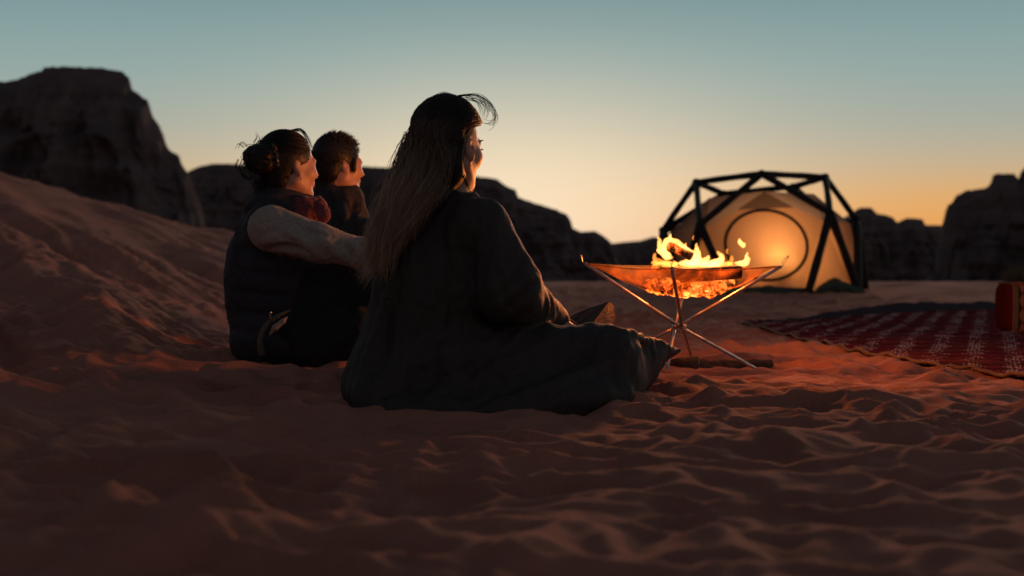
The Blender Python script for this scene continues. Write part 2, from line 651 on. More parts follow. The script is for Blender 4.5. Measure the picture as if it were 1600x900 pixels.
M['tent_in'] = fabric("cream_tent_fabric", (.55, .42, .29), (.82, .50, .25), .62)
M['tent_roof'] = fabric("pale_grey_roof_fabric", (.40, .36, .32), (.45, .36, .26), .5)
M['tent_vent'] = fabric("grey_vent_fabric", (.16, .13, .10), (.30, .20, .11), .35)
M['tent_green'] = fabric("green_groundsheet", (.05, .09, .06), (.06, .10, .06), .2)
M['tent_tube'] = cloth("dark_inflatable_tube", (.018, .019, .018), (.03, .032, .03), 12, .6)
M['sack'] = fabric("pale_green_nylon", (.20, .30, .20), (.2, .3, .2), .2)
m = M['lantern_glass'] = mat("lantern_glass", (.9, .7, .4), .3)
m.node_tree.nodes["Principled BSDF"].inputs["Emission Strength"].default_value = 12
m.node_tree.links.new(cramp(m, nz(m, 3, 2), [(.3, (1, .55, .2)), (.7, (1, .62, .26))]), m.node_tree.nodes["Principled BSDF"].inputs["Emission Color"])

# ------------------------------------------------------------------ ground
def softplus(x, w):
    return w * np.logaddexp(0, x / w)


def sstep(x, a, b):
    t = np.clip((x - a) / (b - a), 0, 1)
    return t * t * (3 - 2 * t)


def cells(x, y, seed):
    """smooth distance to scattered points: bowls with sharp rims, like trampled sand"""
    xi = np.floor(x).astype(int); yi = np.floor(y).astype(int)
    acc = np.zeros_like(x)
    for dx in (-1, 0, 1):
        for dy in (-1, 0, 1):
            h = _perm[_perm[(xi + dx + seed * 31) & 255] + ((yi + dy) & 255)]
            h2 = _perm[h + 57]
            px = xi + dx + .15 + .7 * h / 255.; py = yi + dy + .15 + .7 * h2 / 255.
            d2 = (x - px) ** 2 + (y - py) ** 2
            acc += np.exp(-d2 * 26.0)
    return np.sqrt(np.maximum(-np.log(acc + 1e-12) / 26.0, 0) + .02)


def base_z(x, y):
    z = .27 * softplus(-1.25 - x - .03 * (y - 6) + .12 * perlin2(x * .35, y * .22, 3), .30)
    z = z * (1 - .0 * y)
    far = sstep(y, 24, 40)
    z = z * (1 - far * .75)                     # the dune falls away behind its crest
    z = z + .05 * sstep(y, 9, 17) - .0125 * softplus(y - 24, 3.0)
    return z


def pix_ground(px, py):
    """where the ray of a photo pixel meets the smooth ground"""
    ds = np.arange(2, 60, .01)
    P = np.array([W(px, py, 1.0)]) - np.array([[0, 0, CAM_H]])
    Q = np.array([0, 0, CAM_H]) + ds[:, None] * P
    z = base_z(Q[:, 0], Q[:, 1])
    j = np.argmax(Q[:, 2] < z)
    return Q[j]


_c0 = W(1160, 513, 8.9)
RUG_NEAR = np.array([[_c0[0], _c0[1], 0]] + [pix_ground(*q) for q in ((1240, 532), (1330, 553), (1420, 566), (1500, 577), (1600, 590), (1720, 606))])
RUG_FAR = np.array([[_c0[0], _c0[1], 0]] + [pix_ground(*q) for q in ((1230, 501), (1310, 491), (1400, 483), (1500, 479), (1600, 477), (1720, 476))])


def rug_mask(x, y):
    ed = np.concatenate([RUG_NEAR[::-1], RUG_FAR[1:]])
    xe = np.interp(y, ed[:, 1], ed[:, 0])
    return sstep(x - xe, -.10, .12) * sstep(y, ed[0, 1] - .3, ed[0, 1]) * (1 - sstep(y, ed[-1, 1], ed[-1, 1] + .5))


def gz(x, y, detail=True):
    x = np.asarray(x, float); y = np.asarray(y, float)
    z = base_z(x, y)
    slope = sstep(-1.0 - x, 0.0, .9) * sstep(y, 2.5, 5.0)
    big = perlin2(x * .55, y * .55, 1) * .030 * sstep(y, .6, 3)
    nearfade = 1 - .35 * sstep(y, 8, 22)
    wx = x + .10 * perlin2(x * 2.1, y * 2.1, 5) + .035 * perlin2(x * 6, y * 6, 6)
    wy = y + .10 * perlin2(x * 2.1, y * 2.1, 7) + .035 * perlin2(x * 6, y * 6, 8)
    amp = .55 + .75 * np.clip(perlin2(x * .8, y * .8, 9) + .35, 0, 1)
    c1 = cells(wx / .30, wy / .25, 1) - .42
    c2 = cells(wx / .15 + .1 * c1, wy / .12, 2) - .42
    c3 = cells(wx / .075, wy / .06, 3) - .42
    bowl = (.072 * c1 + .055 * c2 + .020 * c3) * amp * nearfade + .05 * sstep(y, 7, 12) * perlin2(x * .9, y * .7, 21)
    # wind and slip streaks running down the dune face
    u = x * .9 + y * .45; v = x * .45 - y * .9
    wu = u + .09 * perlin2(v * .8, u * .8, 14)
    st = .85 * perlin2(wu / .62, v / 6.5, 11) + .5 * perlin2(wu / .24, v / 3.6, 12) + .20 * perlin2(wu / .10, v / 1.6, 13) + .05 * perlin2(wu / .05, v / .4, 16)
    streak = .15 * st + .020 * c2 + .024 * c3
    flat = 1 - sstep(y, 60, 200)
    rm = 1 - .8 * rug_mask(x, y)
    bowl = bowl * rm
    z = z + (bowl * (1 - .93 * slope) + streak * slope + big) * flat
    z = z + flat * .006 * perlin2(x * 14, y * 14, 15) * nearfade
    z = z + .05 * (cells(wx / .21 + 9, wy / .17 + 4, 5) - .42) * sstep(-x, -.1, .5) * (1 - sstep(y, 3.6, 4.6)) * sstep(y, .8, 1.6)
    # a dug hollow with dark trampled sand in the left foreground
    z = z + .05 * np.exp(-(((x + .50) / .35) ** 2 + ((y - 1.95) / .18) ** 2)) - .05 * np.exp(-(((x + .42) / .5) ** 2 + ((y - 2.35) / .2) ** 2))
    return z


def graded(core, a, b, grow=1.09, lim=1500, first=None):
    out = list(core)
    s = core[-1] - core[-2]
    while out[-1] < b:
        s *= grow; out.append(out[-1] + s)
    s = core[1] - core[0]
    pre = []
    p = core[0]
    while p > a:
        s *= grow; p -= s; pre.append(p)
    return np.array(pre[::-1] + out)


xs = graded(np.arange(-3.4, 3.0, .0125), -1500, 1500)
ys = np.concatenate([[-60, -25, -10, -4, -1.5, -.5, 0, .3], np.arange(.45, 3.2, .0105), np.arange(3.2, 6.6, .0135), np.arange(6.6, 12, .035)])
ys = np.concatenate([ys, np.arange(12, 26, .09), graded(np.array([26, 26.1]), 26, 2500, 1.045)[2:]])
GX, GY = np.meshgrid(xs, ys, indexing='ij')
GZ = gz(GX, GY)
nx, ny = GX.shape
gi = np.arange(nx * ny).reshape(nx, ny)
gf = np.stack([gi[:-1, :-1].ravel(), gi[1:, :-1].ravel(), gi[1:, 1:].ravel(), gi[:-1, 1:].ravel()], 1)
g = mesh_np("sand", np.stack([GX.ravel(), GY.ravel(), GZ.ravel()], 1), gf, M['sand'])
tag(g, "rippled red desert sand with a dune rising at left", kind="structure")


def ground_at(x, y):
    return float(gz(np.array([x]), np.array([y]))[0])


# ------------------------------------------------------------------ rock hills
def hill(name, label, D, outline, front=.8, back=.8, seed=0, cols=460, rough=.075, base=-9.0):
    O = np.array(outline, float)
    px = np.linspace(O[0, 0], O[-1, 0], cols)
    py = np.interp(px, O[:, 0], O[:, 1])
    x = (px - 800) / F * D
    H = (412 - py) / F * D + CAM_H - base
    H = H * (1 + .003 * perlin2(px * .12, px * 0 + seed, seed)) + .04 * perlin2(px * .3, px * 0, seed + 2)
    prof = np.array([(-1.0, 0), (-.78, .10), (-.62, .22), (-.52, .40), (-.40, .52), (-.33, .70), (-.20, .80), (-.13, .93), (0, 1.0),
                     (.06, .95), (.3, .6), (1.0, .0)])
    NV = 150
    t = np.linspace(0, 1, NV)
    tt = np.linspace(0, 1, len(prof))
    oy = np.interp(t, tt, prof[:, 0]); oz = np.interp(t, tt, prof[:, 1])
    hm = (H + base).max()
    dy = np.where(oy < 0, oy * front, oy * back)
    X = np.repeat(x[:, None], NV, 1)
    Hs = np.convolve(np.pad(H, 20, mode='edge'), np.ones(41) / 41, 'valid')
    Y = D + dy[None, :] * (.35 * hm + .65 * Hs[:, None])
    Z = base + H[:, None] * oz[None, :]
    P = np.stack([X, Y, Z], -1)
    q = P / hm
    wgt = np.minimum(1, np.minimum(oz[None, :] * 3, 1))
    strata = np.tanh(2.5 * np.sin((Z / hm) * 34 + 3 * perlin3(q * 1.5, seed + 3))) * .5 + np.sin((Z / hm) * 81 + seed) * .25
    gull = fbm3(q * np.array([6.5, 6.5, 1.3]), 5, seed)
    gull = np.sign(gull) * np.abs(gull) ** .7
    # relief runs towards and away from the camera side so that the ridge keeps its outline
    Y2 = Y - hm * wgt * (1 - oz[None, :] ** 6) * (rough * strata * .45 + .20 * gull)
    Z2 = Z + hm * .012 * perlin3(q * 14, seed + 5) * wgt * (np.abs(oy)[None, :] > .05)
    v = np.stack([X, Y2, Z2], -1).reshape(-1, 3)
    i = np.arange(cols * NV).reshape(cols, NV)
    f = np.stack([i[:-1, :-1].ravel(), i[1:, :-1].ravel(), i[1:, 1:].ravel(), i[:-1, 1:].ravel()], 1)
    o = mesh_np(name, v, f, M['rock'], smooth=True)
    tag(o, label, kind="structure")
    return o


hill("rock_mesa", "large dark flat-topped sandstone mesa at left", 150,
     [(-420, 330), (-330, 240), (-220, 190), (-120, 160), (0, 128), (28, 125), (48, 116), (68, 110), (72, 105), (110, 104), (165, 107), (192, 112), (204, 122), (205, 137),
      (222, 150), (232, 156), (240, 182), (250, 196), (257, 212), (259, 226), (268, 236), (281, 243), (284, 254), (294, 270), (310, 310), (325, 380), (340, 440)], seed=1)
hill("rock_hill", "long low dark sandstone ridge behind the three people", 230,
     [(180, 430), (250, 330), (285, 275), (300, 265), (318, 258), (340, 255), (372, 256), (420, 262), (500, 262), (570, 260), (612, 262), (680, 270), (752, 276), (775, 279), (790, 290), (806, 296), (810, 308),
      (838, 318), (868, 327), (886, 335), (892, 344), (895, 356), (908, 362), (930, 361), (944, 369), (955, 379), (960, 400), (975, 440)], seed=2, front=.8)
hill("distant_ridge", "distant low ridge on the horizon left of the tent", 520,
     [(850, 415), (900, 392), (950, 381), (975, 378), (1000, 376), (1020, 370), (1045, 372), (1080, 366), (1150, 372), (1230, 364), (1330, 372), (1420, 380), (1500, 400), (1560, 430)], seed=3, cols=300)
hill("distant_rock", "jagged dark rock outcrop right behind the tent", 210,
     [(1230, 440), (1280, 372), (1310, 345), (1332, 331), (1343, 324), (1361, 324), (1369, 333), (1384, 336), (1394, 339), (1401, 347), (1406, 345), (1417, 340), (1441, 342), (1445, 351), (1475, 352), (1520, 356), (1580, 380), (1620, 440)], seed=4, front=.7)
hill("rock_cliff", "steep dark sandstone cliff at the right edge", 120,
     [(1440, 440), (1462, 420), (1472, 380), (1475, 346), (1480, 320), (1486, 317), (1494, 305), (1508, 298), (1516, 296), (1538, 294), (1546, 287), (1549, 284), (1550, 273), (1560, 271), (1583, 271), (1590, 279), (1594, 268), (1602, 260), (1650, 240), (1720, 225), (1800, 230), (1900, 260), (2000, 430)], seed=5, front=.8)

# ------------------------------------------------------------------ people
def rot_frame(yaw, pitch=0.0, roll=0.0):
    """columns: forward, left, up.  yaw measured from +X towards +Y"""
    m = Matrix.Rotation(yaw, 3, 'Z') @ Matrix.Rotation(-pitch, 3, 'Y') @ Matrix.Rotation(roll, 3, 'X')
    return np.array(m)


def head(s, C, Rm, sc, neck_to=None, male=False):
    C = np.asarray(C)

    def L(x, y, z):
        return C + Rm @ (np.array([x, y, z]) * sc)
    e = lambda c, r, k=.02, op='u', Rx=None: s.ell(L(*c), np.array(r) * sc, Rm if Rx is None else Rm @ Rx, k * sc, op)
    c = lambda a, b, ra, rb, k=.02, op='u': s.cone(L(*a), L(*b), ra * sc, rb * sc, k * sc, op)
    e((-.012, 0, .036), (.098, .077, .089), .02)
    e((.030, 0, -.030), (.064, .060, .082), .03)
    for sg in (-1, 1):
        c((-.005, .054 * sg, -.050), (.066, .018 * sg, -.098), .020, .018, .03)
        e((.060, .040 * sg, -.020), (.030, .024, .027), .025)
        c((.080, .040 * sg, .024), (.089, .010 * sg, .021), .010, .010, .018)
    e((.075, 0, -.098), (.022, .024, .019), .02)
    if male:
        c((.0, .055, -.055), (.072, .02, -.10), .022, .02, .02)
        c((.0, -.055, -.055), (.072, -.02, -.10), .022, .02, .02)
    for sg in (-1, 1):
        e((.097, .032 * sg, .003), (.014, .017, .011), .012, 's')
        e((.078, .032 * sg, .001), (.0135, .0135, .0125), .006)
    c((.092, 0, .014), (.113, 0, -.024), .0085, .0125, .012)
    for sg in (-1, 1):
        e((.101, .011 * sg, -.029), (.011, .008, .008), .008)
    c((.091, -.017, -.052), (.091, .017, -.052), .0075, .0075, .01)
    c((.090, -.015, -.063), (.090, .015, -.063), .0085, .0085, .008)
    for sg in (-1, 1):                       # ears with a rim and a hollow
        tilt = np.array(Matrix.Rotation(math.radians(-14), 3, 'Y') @ Matrix.Rotation(math.radians(22 * sg), 3, 'Z'))
        e((-.012, .079 * sg, -.004), (.019, .007, .032), .006, 'u', tilt)
        e((-.006, .0865 * sg, .002), (.010, .0065, .018), .004, 's', tilt)
        e((-.002, .080 * sg, -.030), (.009, .006, .010), .006)
    if neck_to is not None:
        s.cone(L(-.022, 0, -.05), neck_to, .052 * sc, .058 * sc, .03)
    return L


def hand(s, wrist, fwd, palm, sc=1.0, curl=.5, right=True):
    """palm and five curled fingers; fwd = towards the fingertips, palm = palm normal"""
    w = np.asarray(wrist, float); f = np.asarray(fwd, float); f /= np.linalg.norm(f)
    p = np.asarray(palm, float); p -= f * (p @ f); p /= np.linalg.norm(p)
    side = np.cross(p, f) * (1 if right else -1)      # towards the thumb
    T = lambda a, b, c: w + sc * (f * a + side * b + p * c)
    s.cone(T(.0, .0, 0), T(.045, .018, 0), .022 * sc, .020 * sc, .012)
    s.cone(T(.0, .0, 0), T(.045, -.018, 0), .022 * sc, .018 * sc, .012)
    for j, (b, ln) in enumerate(((.030, .072), (.010, .080), (-.010, .075), (-.029, .060))):
        base = T(.072, b, .0)
        s.cone(T(.035, b * .8, 0), base, .013 * sc, .0105 * sc, .008)
        a = 0; q = base
        for seg, r0, r1 in ((.45, .0098, .009), (.31, .009, .0082), (.24, .0082, .0068)):
            a += curl * (.9 if seg < .4 else .7)
            nq = q + sc * ln * seg * (f * math.cos(a) + p * math.sin(a) + side * b * .6)
            s.cone(q, nq, r0 * sc, r1 * sc, .003); q = nq
    q = T(.018, .022, .006)
    for (a, b, c), r0, r1 in (((.045, .046, .012), .013, .011), ((.068, .054, .022), .011, .0095), ((.086, .052, .032), .0095, .0075)):
        nq = T(a, b, c); s.cone(q, nq, r0 * sc, r1 * sc, .004); q = nq


def strands(name, paths, rad, mat_, parent, sides=3, tone_seed=0):
    """paths (N,K,3) -> thin tapering tubes with 'along' and 'tone' attributes"""
    P = np.asarray(paths, float)
    N, K, _ = P.shape
    T = np.gradient(P, axis=1); T /= np.linalg.norm(T, axis=2)[..., None] + 1e-12
    ref = np.array([.31, -.55, .77])
    u = np.cross(T, ref); u /= np.linalg.norm(u, axis=2)[..., None] + 1e-9
    w = np.cross(T, u)
    t = np.linspace(0, 1, K)
    rr = np.broadcast_to(np.asarray(rad, float).reshape(-1, 1), (N, 1)) * (np.clip(1.15 - t ** 2.2, .12, 1))[None]
    a = np.arange(sides) * 2 * math.pi / sides
    V = P[:, :, None] + rr[:, :, None, None] * (np.cos(a)[:, None] * u[:, :, None] + np.sin(a)[:, None] * w[:, :, None])
    idx = np.arange(N * K * sides).reshape(N, K, sides)
    nxt = np.roll(idx, -1, axis=2)
    f = np.stack([idx[:, :-1], nxt[:, :-1], nxt[:, 1:], idx[:, 1:]], -1).reshape(-1, 4)
    o = mesh_np(name, V.reshape(-1, 3), f, mat_, parent)
    addattr(o, np.broadcast_to(t[None, :, None], (N, K, sides)).ravel(),
            np.repeat(np.random.RandomState(tone_seed).rand(N), K * sides))
    return o


def addattr(o, along, tone):
    for nm, arr in (("along", along), ("tone", tone)):
        a = o.data.attributes.new(nm, 'FLOAT', 'POINT')
        a.data.foreach_set("value", np.ascontiguousarray(arr, dtype=np.float32))


def bounds(pts, pad):
    P = np.array(pts)
    return P.min(0) - pad, P.max(0) + pad


# ============ the woman in front: long loose hair, big charcoal coat
def front_woman():
    d0 = 4.05
    base = W(690, 620, 4.1); base[2] = ground_at(base[0], base[1])
    root = empty("person", base, "woman with long loose hair in a dark coat sitting cross-legged by the fire", "person", "people seated around the fire")
    yaw = math.radians(56)
    HC = W(703, 232, d0)
    Rm = rot_frame(yaw, math.radians(-2), 0)
    sc = 1.0
    # --- body
    s = SDF(W(560, 640, 4.1) - [.05, .5, .05], W(1000, 120, 4.1) + [.05, .75, .05], .0055)
    nb = W(700, 330, 4.08)
    L = head(s, HC, Rm, sc, nb)
    hipc, chest = W(690, 585, 4.15), W(698, 400, 4.12)
    s.chain([hipc, chest, nb], [.13, .12, .06], .05)
    shr, shl = W(748, 352, 4.0), W(640, 352, 4.22)
    s.cone(shr, shl, .05, .05, .05)
    elr, wrr = W(798, 462, 4.03), W(858, 500, 4.28)
    s.chain([shr, elr, wrr], [.048, .038, .026], .02)
    hand(s, wrr, W(905, 512, 4.33) - wrr, np.array([-.2, .2, -1.]), 1.0, .35, True)
    ell_, wrl = W(705, 470, 4.5), W(830, 505, 4.5)
    s.chain([shl, ell_, wrl], [.048, .038, .026], .02)
    hand(s, wrl, W(900, 512, 4.40) - wrl, np.array([.2, -.2, -1.]), 1.0, .35, False)
    kr, kl = W(945, 568, 4.16), W(745, 505, 4.90)
    s.chain([W(725, 588, 4.08), kr, W(850, 600, 4.5)], [.08, .055, .04], .03)
    s.chain([W(690, 585, 4.3), kl, W(810, 592, 4.92)], [.08, .055, .04], .03)  # hidden left leg, bent to fit the knee raised as a firelight block
    P, Fq = s.mesh(1)
    mesh_np("body", P, Fq, M['skin'], root)
    # --- coat
    s = SDF(W(505, 660, 4.05) - [.05, .52, .04], W(1085, 280, 4.1) + [.06, .95, .02], .0075)
    c = lambda a, b, ra, rb, k=.05, op='u': s.cone(W(*a), W(*b), R(ra, a[2]), R(rb, b[2]), k, op)
    c((668, 560, 4.12), (686, 430, 4.10), 104, 90)
    c((686, 430, 4.10), (694, 352, 4.08), 88, 56)
    c((640, 356, 4.22), (744, 352, 3.98), 38, 40, .06)
    c((703, 318, 4.06), (700, 340, 4.08), 36, 50, .05)
    s.ell(W(655, 590, 4.1), (.19, .20, .11), k=.06)
    c((752, 360, 3.98), (792, 452, 3.96), 44, 50, .04)
    c((792, 452, 3.96), (850, 494, 4.26), 48, 25, .03)
    c((850, 494, 4.26), (866, 501, 4.30), 23, 20, .02)
    c((640, 365, 4.24), (700, 470, 4.5), 44, 46, .04)
    c((700, 470, 4.5), (815, 500, 4.48), 44, 24, .03)
    c((715, 585, 4.02), (940, 566, 4.14), 74, 54, .05)
    c((940, 566, 4.14), (860, 590, 4.46), 52, 46, .05)
    c((690, 570, 4.3), (742, 502, 4.90), 70, 58, .05)  # unseen left knee raised under the coat to block firelight from the left sand
    c((742, 502, 4.90), (810, 580, 4.92), 56, 46, .05)
    c((700, 560, 4.75), (740, 570, 4.9), 52, 52, .06)
    s.ell(W(820, 585, 4.35), (.26, .24, .085), k=.06)
    # the skirt of the coat spread on the sand
    s.ell(W(735, 632, 3.98), (.30, .20, .045), k=.07)
    s.ell(W(880, 618, 4.02), (.20, .16, .065), k=.07)
    s.ell(W(615, 614, 4.05), (.115, .16, .05), k=.06)
    c((935, 576, 4.12), (1010, 561, 4.36), 54, 22, .05)
    c((995, 560, 4.33), (1064, 548, 4.50), 24, 1.5, .03)
    s.ell(W(950, 585, 4.2), (.08, .14, .07), k=.07)
    c((935, 612, 4.05), (1000, 592, 4.32), 30, 12, .07)
    for pth, r, op in (
            ([(648, 395), (616, 470), (592, 540), (574, 600)], .018, 'u'),
            ([(690, 400), (668, 470), (640, 530), (640, 575)], .015, 'u'),
            ([(628, 430), (612, 500), (600, 560)], .016, 's'),
            ([(700, 420), (700, 500), (680, 560), (640, 610)], .016, 's'),
            ([(585, 610), (640, 575), (700, 556), (770, 535)], .018, 'u'),
            ([(600, 628), (660, 600), (720, 580), (790, 552)], .014, 's'),
            ([(640, 642), (720, 606), (800, 566), (875, 530)], .016, 'u'),
            ([(690, 648), (780, 616), (870, 580), (930, 545)], .014, 's'),
            ([(760, 640), (850, 612), (930, 580), (985, 545)], .014, 'u'),
            ([(950, 512), (1000, 532), (1050, 550)], .012, 'u'),
            ([(745, 335), (735, 400), (742, 470), (775, 512)], .016, 's'),
            ([(770, 345), (775, 400), (770, 450), (800, 495)], .012, 'u'),
            ([(815, 400), (800, 440), (770, 470)], .010, 's'),
            ([(835, 440), (815, 465), (780, 490)], .010, 's'),
            ([(845, 470), (825, 490), (800, 508)], .009, 'u'),
            ([(705, 350), (715, 430), (730, 500), (770, 530)], .014, 'u')):
        s.fold(pth, r * 1.15, .012, op)
    # neck opening
    s.cone(W(706, 270, 4.05), W(701, 322, 4.07), .062, .060, .015, 's')
    # sleeve opening
    s.cone(wrr + (wrr - elr) * .10, wrr + (wrr - elr) * .5, .027, .030, .008, 's')
    coat = s
    P, Fq = s.mesh(1)
    # long drape folds: falling from the shoulders on the body, slanting from the lap on the leg
    nr = vnormals(P, Fq)
    leg = sstep(P[:, 0], -.16, .06) * (1 - sstep(P[:, 2], .20, .30))
    ang = np.arctan2(P[:, 1] - 4.15, P[:, 0] + .19)
    tq = np.stack([ang * 2.6 + .9 * perlin3(P * 4, 61), P[:, 2] * 2.2, ang * 0 + .3], 1)
    f1 = 1 - np.abs(perlin3(tq, 23)) * 2.6
    f1b = 1 - np.abs(perlin3(tq * np.array([2.3, 1.6, 1]) + 4, 24)) * 2.6
    la = P[:, 0] * .75 + P[:, 2] * .9; lb = P[:, 0] * .75 - P[:, 2] * .9 + .4 * P[:, 1]
    lq = np.stack([lb * 9 + .7 * perlin3(P * 5, 62), la * 2.2, P[:, 1] * 2], 1)
    f2 = 1 - np.abs(perlin3(lq, 25)) * 2.6
    f2b = 1 - np.abs(perlin3(lq * np.array([2.2, 1.5, 1]) + 2, 26)) * 2.6
    down = .25 + .75 * (1 - sstep(P[:, 2], .05, .55))
    P = P + nr * ((1 - leg) * down * (.016 * f1 + .006 * f1b) + leg * (.008 * f2 + .004 * f2b))[:, None]
    P = wrinkle(P, Fq, .002, 20, 22, (1, 1, .7))
    mesh_np("coat", P, Fq, M['coat'], root)

    # --- hair: an inner mass and thousands of strands over it
    s = SDF(HC - [.34, .25, .48], HC + [.16, .25, .17], .006)
    e = lambda cc, r, k=.02, op='u': s.ell(L(*cc), np.array(r) * sc, Rm, k, op)
    e((-.022, 0, .040), (.098, .080, .094))
    e((-.045, 0, -.02), (.075, .074, .09), .03)
    mid = [W(690, 262, 4.02), W(668, 310, 3.99), W(640, 350, 3.97), W(612, 392, 3.98), W(588, 428, 4.0)]
    s.chain(mid, [.070, .054, .041, .025, .009], .04)
    s.ell(L(.095, 0, -.03), np.array((.075, .10, .10)) * sc, Rm, .015, 's')           # face free
    s.ell(L(.018, -.088, -.035), np.array((.056, .032, .062)) * sc, Rm, .012, 's')       # ear and cheek free
    s.ell(L(.03, .085, -.045), np.array((.048, .03, .06)) * sc, Rm, .012, 's')
    P, Fq = s.mesh(2)
    o = mesh_np("hair", P, Fq, M['hair_long'], root)
    al = np.clip((HC[2] - .02 - P[:, 2]) / .36, 0, 1)
    addattr(o, al * .45, .3 + .2 * perlin3(P * 60, 3))
    rs = np.random.RandomState(11)
    n = 5200
    # roots over the scalp
    th = rs.uniform(0, 2 * math.pi, n * 3); ct = rs.uniform(-.35, 1, n * 3)
    st = np.sqrt(1 - ct ** 2)
    loc = np.stack([np.cos(th) * st, np.sin(th) * st, ct], 1)
    keep = ~((loc[:, 0] > -.28) & (loc[:, 2] < .22) & (np.abs(loc[:, 1]) > .5)) & (loc[:, 0] < .55 + .4 * (loc[:, 2] > .3)) & ~((loc[:, 0] > .05) & (loc[:, 2] < .18)) & (loc[:, 0] + .4 * (1 - loc[:, 2]) < .98)
    loc = loc[keep][:n]; n = len(loc)
    root_l = (loc * np.array([.100, .082, .095]) + np.array([-.022, 0, .040])) * sc
    roots = HC + root_l @ Rm.T
    out = (loc @ Rm.T)
    # flow: back over the crown, then down the back and blown to the left
    tw = rs.rand(n)
    a = (roots - HC)[:, 0]                           # left or right on the head
    vpos = np.clip((a + .10) / .2, 0, 1) * .75 + .25 * tw
    outer = [W(640, 215, 4.0), W(618, 270, 3.95), W(598, 325, 3.93), W(580, 375, 3.95), W(571, 428, 3.98)]
    inner = [W(708, 255, 3.95), W(694, 300, 3.935), W(655, 345, 3.92), W(614, 395, 3.93), W(588, 432, 3.97)]
    G0, G1 = np.array(outer), np.array(inner)
    K = 16
    paths = np.zeros((n, K, 3))
    lens = rs.uniform(.62, 1.0, n) ** .8
    ph = rs.rand(n) * 6.28
    NC = 100
    coff = rs.normal(size=(NC, 1, 3)) * .011
    cfr = rs.uniform(.7, 1.5, NC)
    cdep = rs.normal(size=NC) * .020 - .012
    cph = rs.rand(NC) * 6.28
    ph = cph[np.arange(n) % NC] + rs.normal(size=n) * .18
    for i in range(n):
        g = G0 * (1 - vpos[i]) + G1 * vpos[i]
        ck = i % NC
        spread = np.linspace(1, .45, 5)[:, None]
        vp = np.clip(.72 * round(vpos[i] * 14) / 14 + .28 * vpos[i], 0, 1)
        g = G0 * (1 - vp) + G1 * vp
        g = g + coff[ck] * np.linspace(.4, 1.0, 5)[:, None] + np.array([0, 1, 0]) * cdep[ck] * np.linspace(.6, 1, 5)[:, None] + rs.normal(size=3) * .006 * spread
        p0 = roots[i]
        up = p0 + out[i] * .012 * (1 if loc[i, 2] < .3 else 1.3)
        q = L(-.10, 0, .03) * .5 + (up + g[0]) * .25
        q = q + (q - HC) / np.linalg.norm(q - HC) * .014 if loc[i, 0] > -.3 else .5 * (up + g[0])
        # keep the way back outside the skull
        dq = (q - (HC + Rm @ (np.array([-.022, 0, .04]) * sc))) @ Rm / (np.array([.104, .086, .100]) * sc)
        ln = np.linalg.norm(dq)
        if ln < 1.02:
            q = HC + Rm @ (np.array([-.022, 0, .04]) * sc) + Rm @ (dq / ln * 1.03 * np.array([.104, .086, .100]) * sc)
        pts = [p0, up, q] + list(g)
        sp = spline(pts, 60)
        m_ = max(12, int(60 * lens[i]))
        paths[i] = sp[np.linspace(0, m_ - 1, K).astype(int)]
    t = np.linspace(0, 1, K)[None, :]
    wav = (.005 * t + .032 * np.clip(t - .4, 0, 1) ** 1.2) * (.4 + 1.2 * rs.rand(NC)[np.arange(n) % NC])[:, None]
    for ax in range(3):
        paths[:, :, ax] += wav * np.sin(ph[:, None] * (1 + .3 * ax) + t * (12 + 4 * ax) * cfr[np.arange(n) % NC][:, None] + ax) + np.clip(t - .35, 0, 1) * rs.normal(size=(n, 1)) * np.where(rs.rand(n, 1) < .012, .03, .007)
    C0 = HC + Rm @ (np.array([-.022, 0, .04]) * sc)
    rad3 = np.array([.104, .085, .099]) * sc
    q = (paths - C0) @ Rm / rad3
    ln = np.linalg.norm(q, axis=2, keepdims=True)
    jit = 1.0 + .10 * rs.rand(n, 1, 1) * np.ones((1, K, 1))
    q = np.where((ln < jit) & (np.arange(K)[None, :, None] > 0), q / np.maximum(ln, 1e-6) * jit, q)
    paths = C0 + (q * rad3) @ Rm.T
    for _ in range(6):                                   # lie on the coat, not in it
        dv = coat.val(paths)
        gr = np.stack([coat.val(paths + coat.h * 2 * ax_) - coat.val(paths - coat.h * 2 * ax_) for ax_ in np.eye(3)], -1)
        gr /= np.linalg.norm(gr, axis=2, keepdims=True) + 1e-9
        need = np.clip(.004 + .014 * rs.rand(n, 1) - dv, 0, .03)
        paths = paths + gr * need[..., None]
    strands("hair_strand", paths, rs.uniform(.0006, .0012, n), M['hair_long'], root, tone_seed=3)
    # wisps blown over the forehead and at the crown
    wis = []
    def wisp(pp, spread, cnt):
        for _ in range(cnt):
            j = rs.normal(size=2) * spread
            wis.append(spline([W(x + j[0] * (.3 + q / len(pp)), y + j[1] * (.3 + q / len(pp)), d) for q, (x, y, d) in enumerate(pp)], 18))
    wisp([(706, 152, 4.02), (735, 148, 4.05), (755, 156, 4.07), (762, 172, 4.08), (757, 186, 4.08)], 2.6, 8)
    wisp([(716, 150, 4.02), (748, 149, 4.06), (768, 166, 4.09), (774, 185, 4.10), (764, 193, 4.10), (752, 190, 4.09)], 2.6, 9)
    wisp([(720, 154, 4.02), (744, 158, 4.05), (752, 172, 4.07), (751, 184, 4.07)], 2.6, 8)
    wisp([(728, 150, 4.02), (752, 160, 4.05), (772, 178, 4.07), (770, 196, 4.07), (762, 200, 4.07)], 3.0, 4)
    wisp([(712, 152, 4.02), (696, 146, 4.03), (680, 152, 4.03), (664, 166, 4.02), (648, 196, 4.0)], 1.6, 12)
    wisp([(650, 190, 4.0), (632, 222, 3.98), (620, 250, 3.98), (612, 290, 3.98)], 4, 10)
    wisp([(640, 235, 4.0), (622, 262, 3.98), (606, 288, 3.98)], 4, 8)
    wisp([(612, 300, 3.98), (592, 340, 3.97), (578, 362, 3.97), (574, 372, 3.97)], 5, 12)
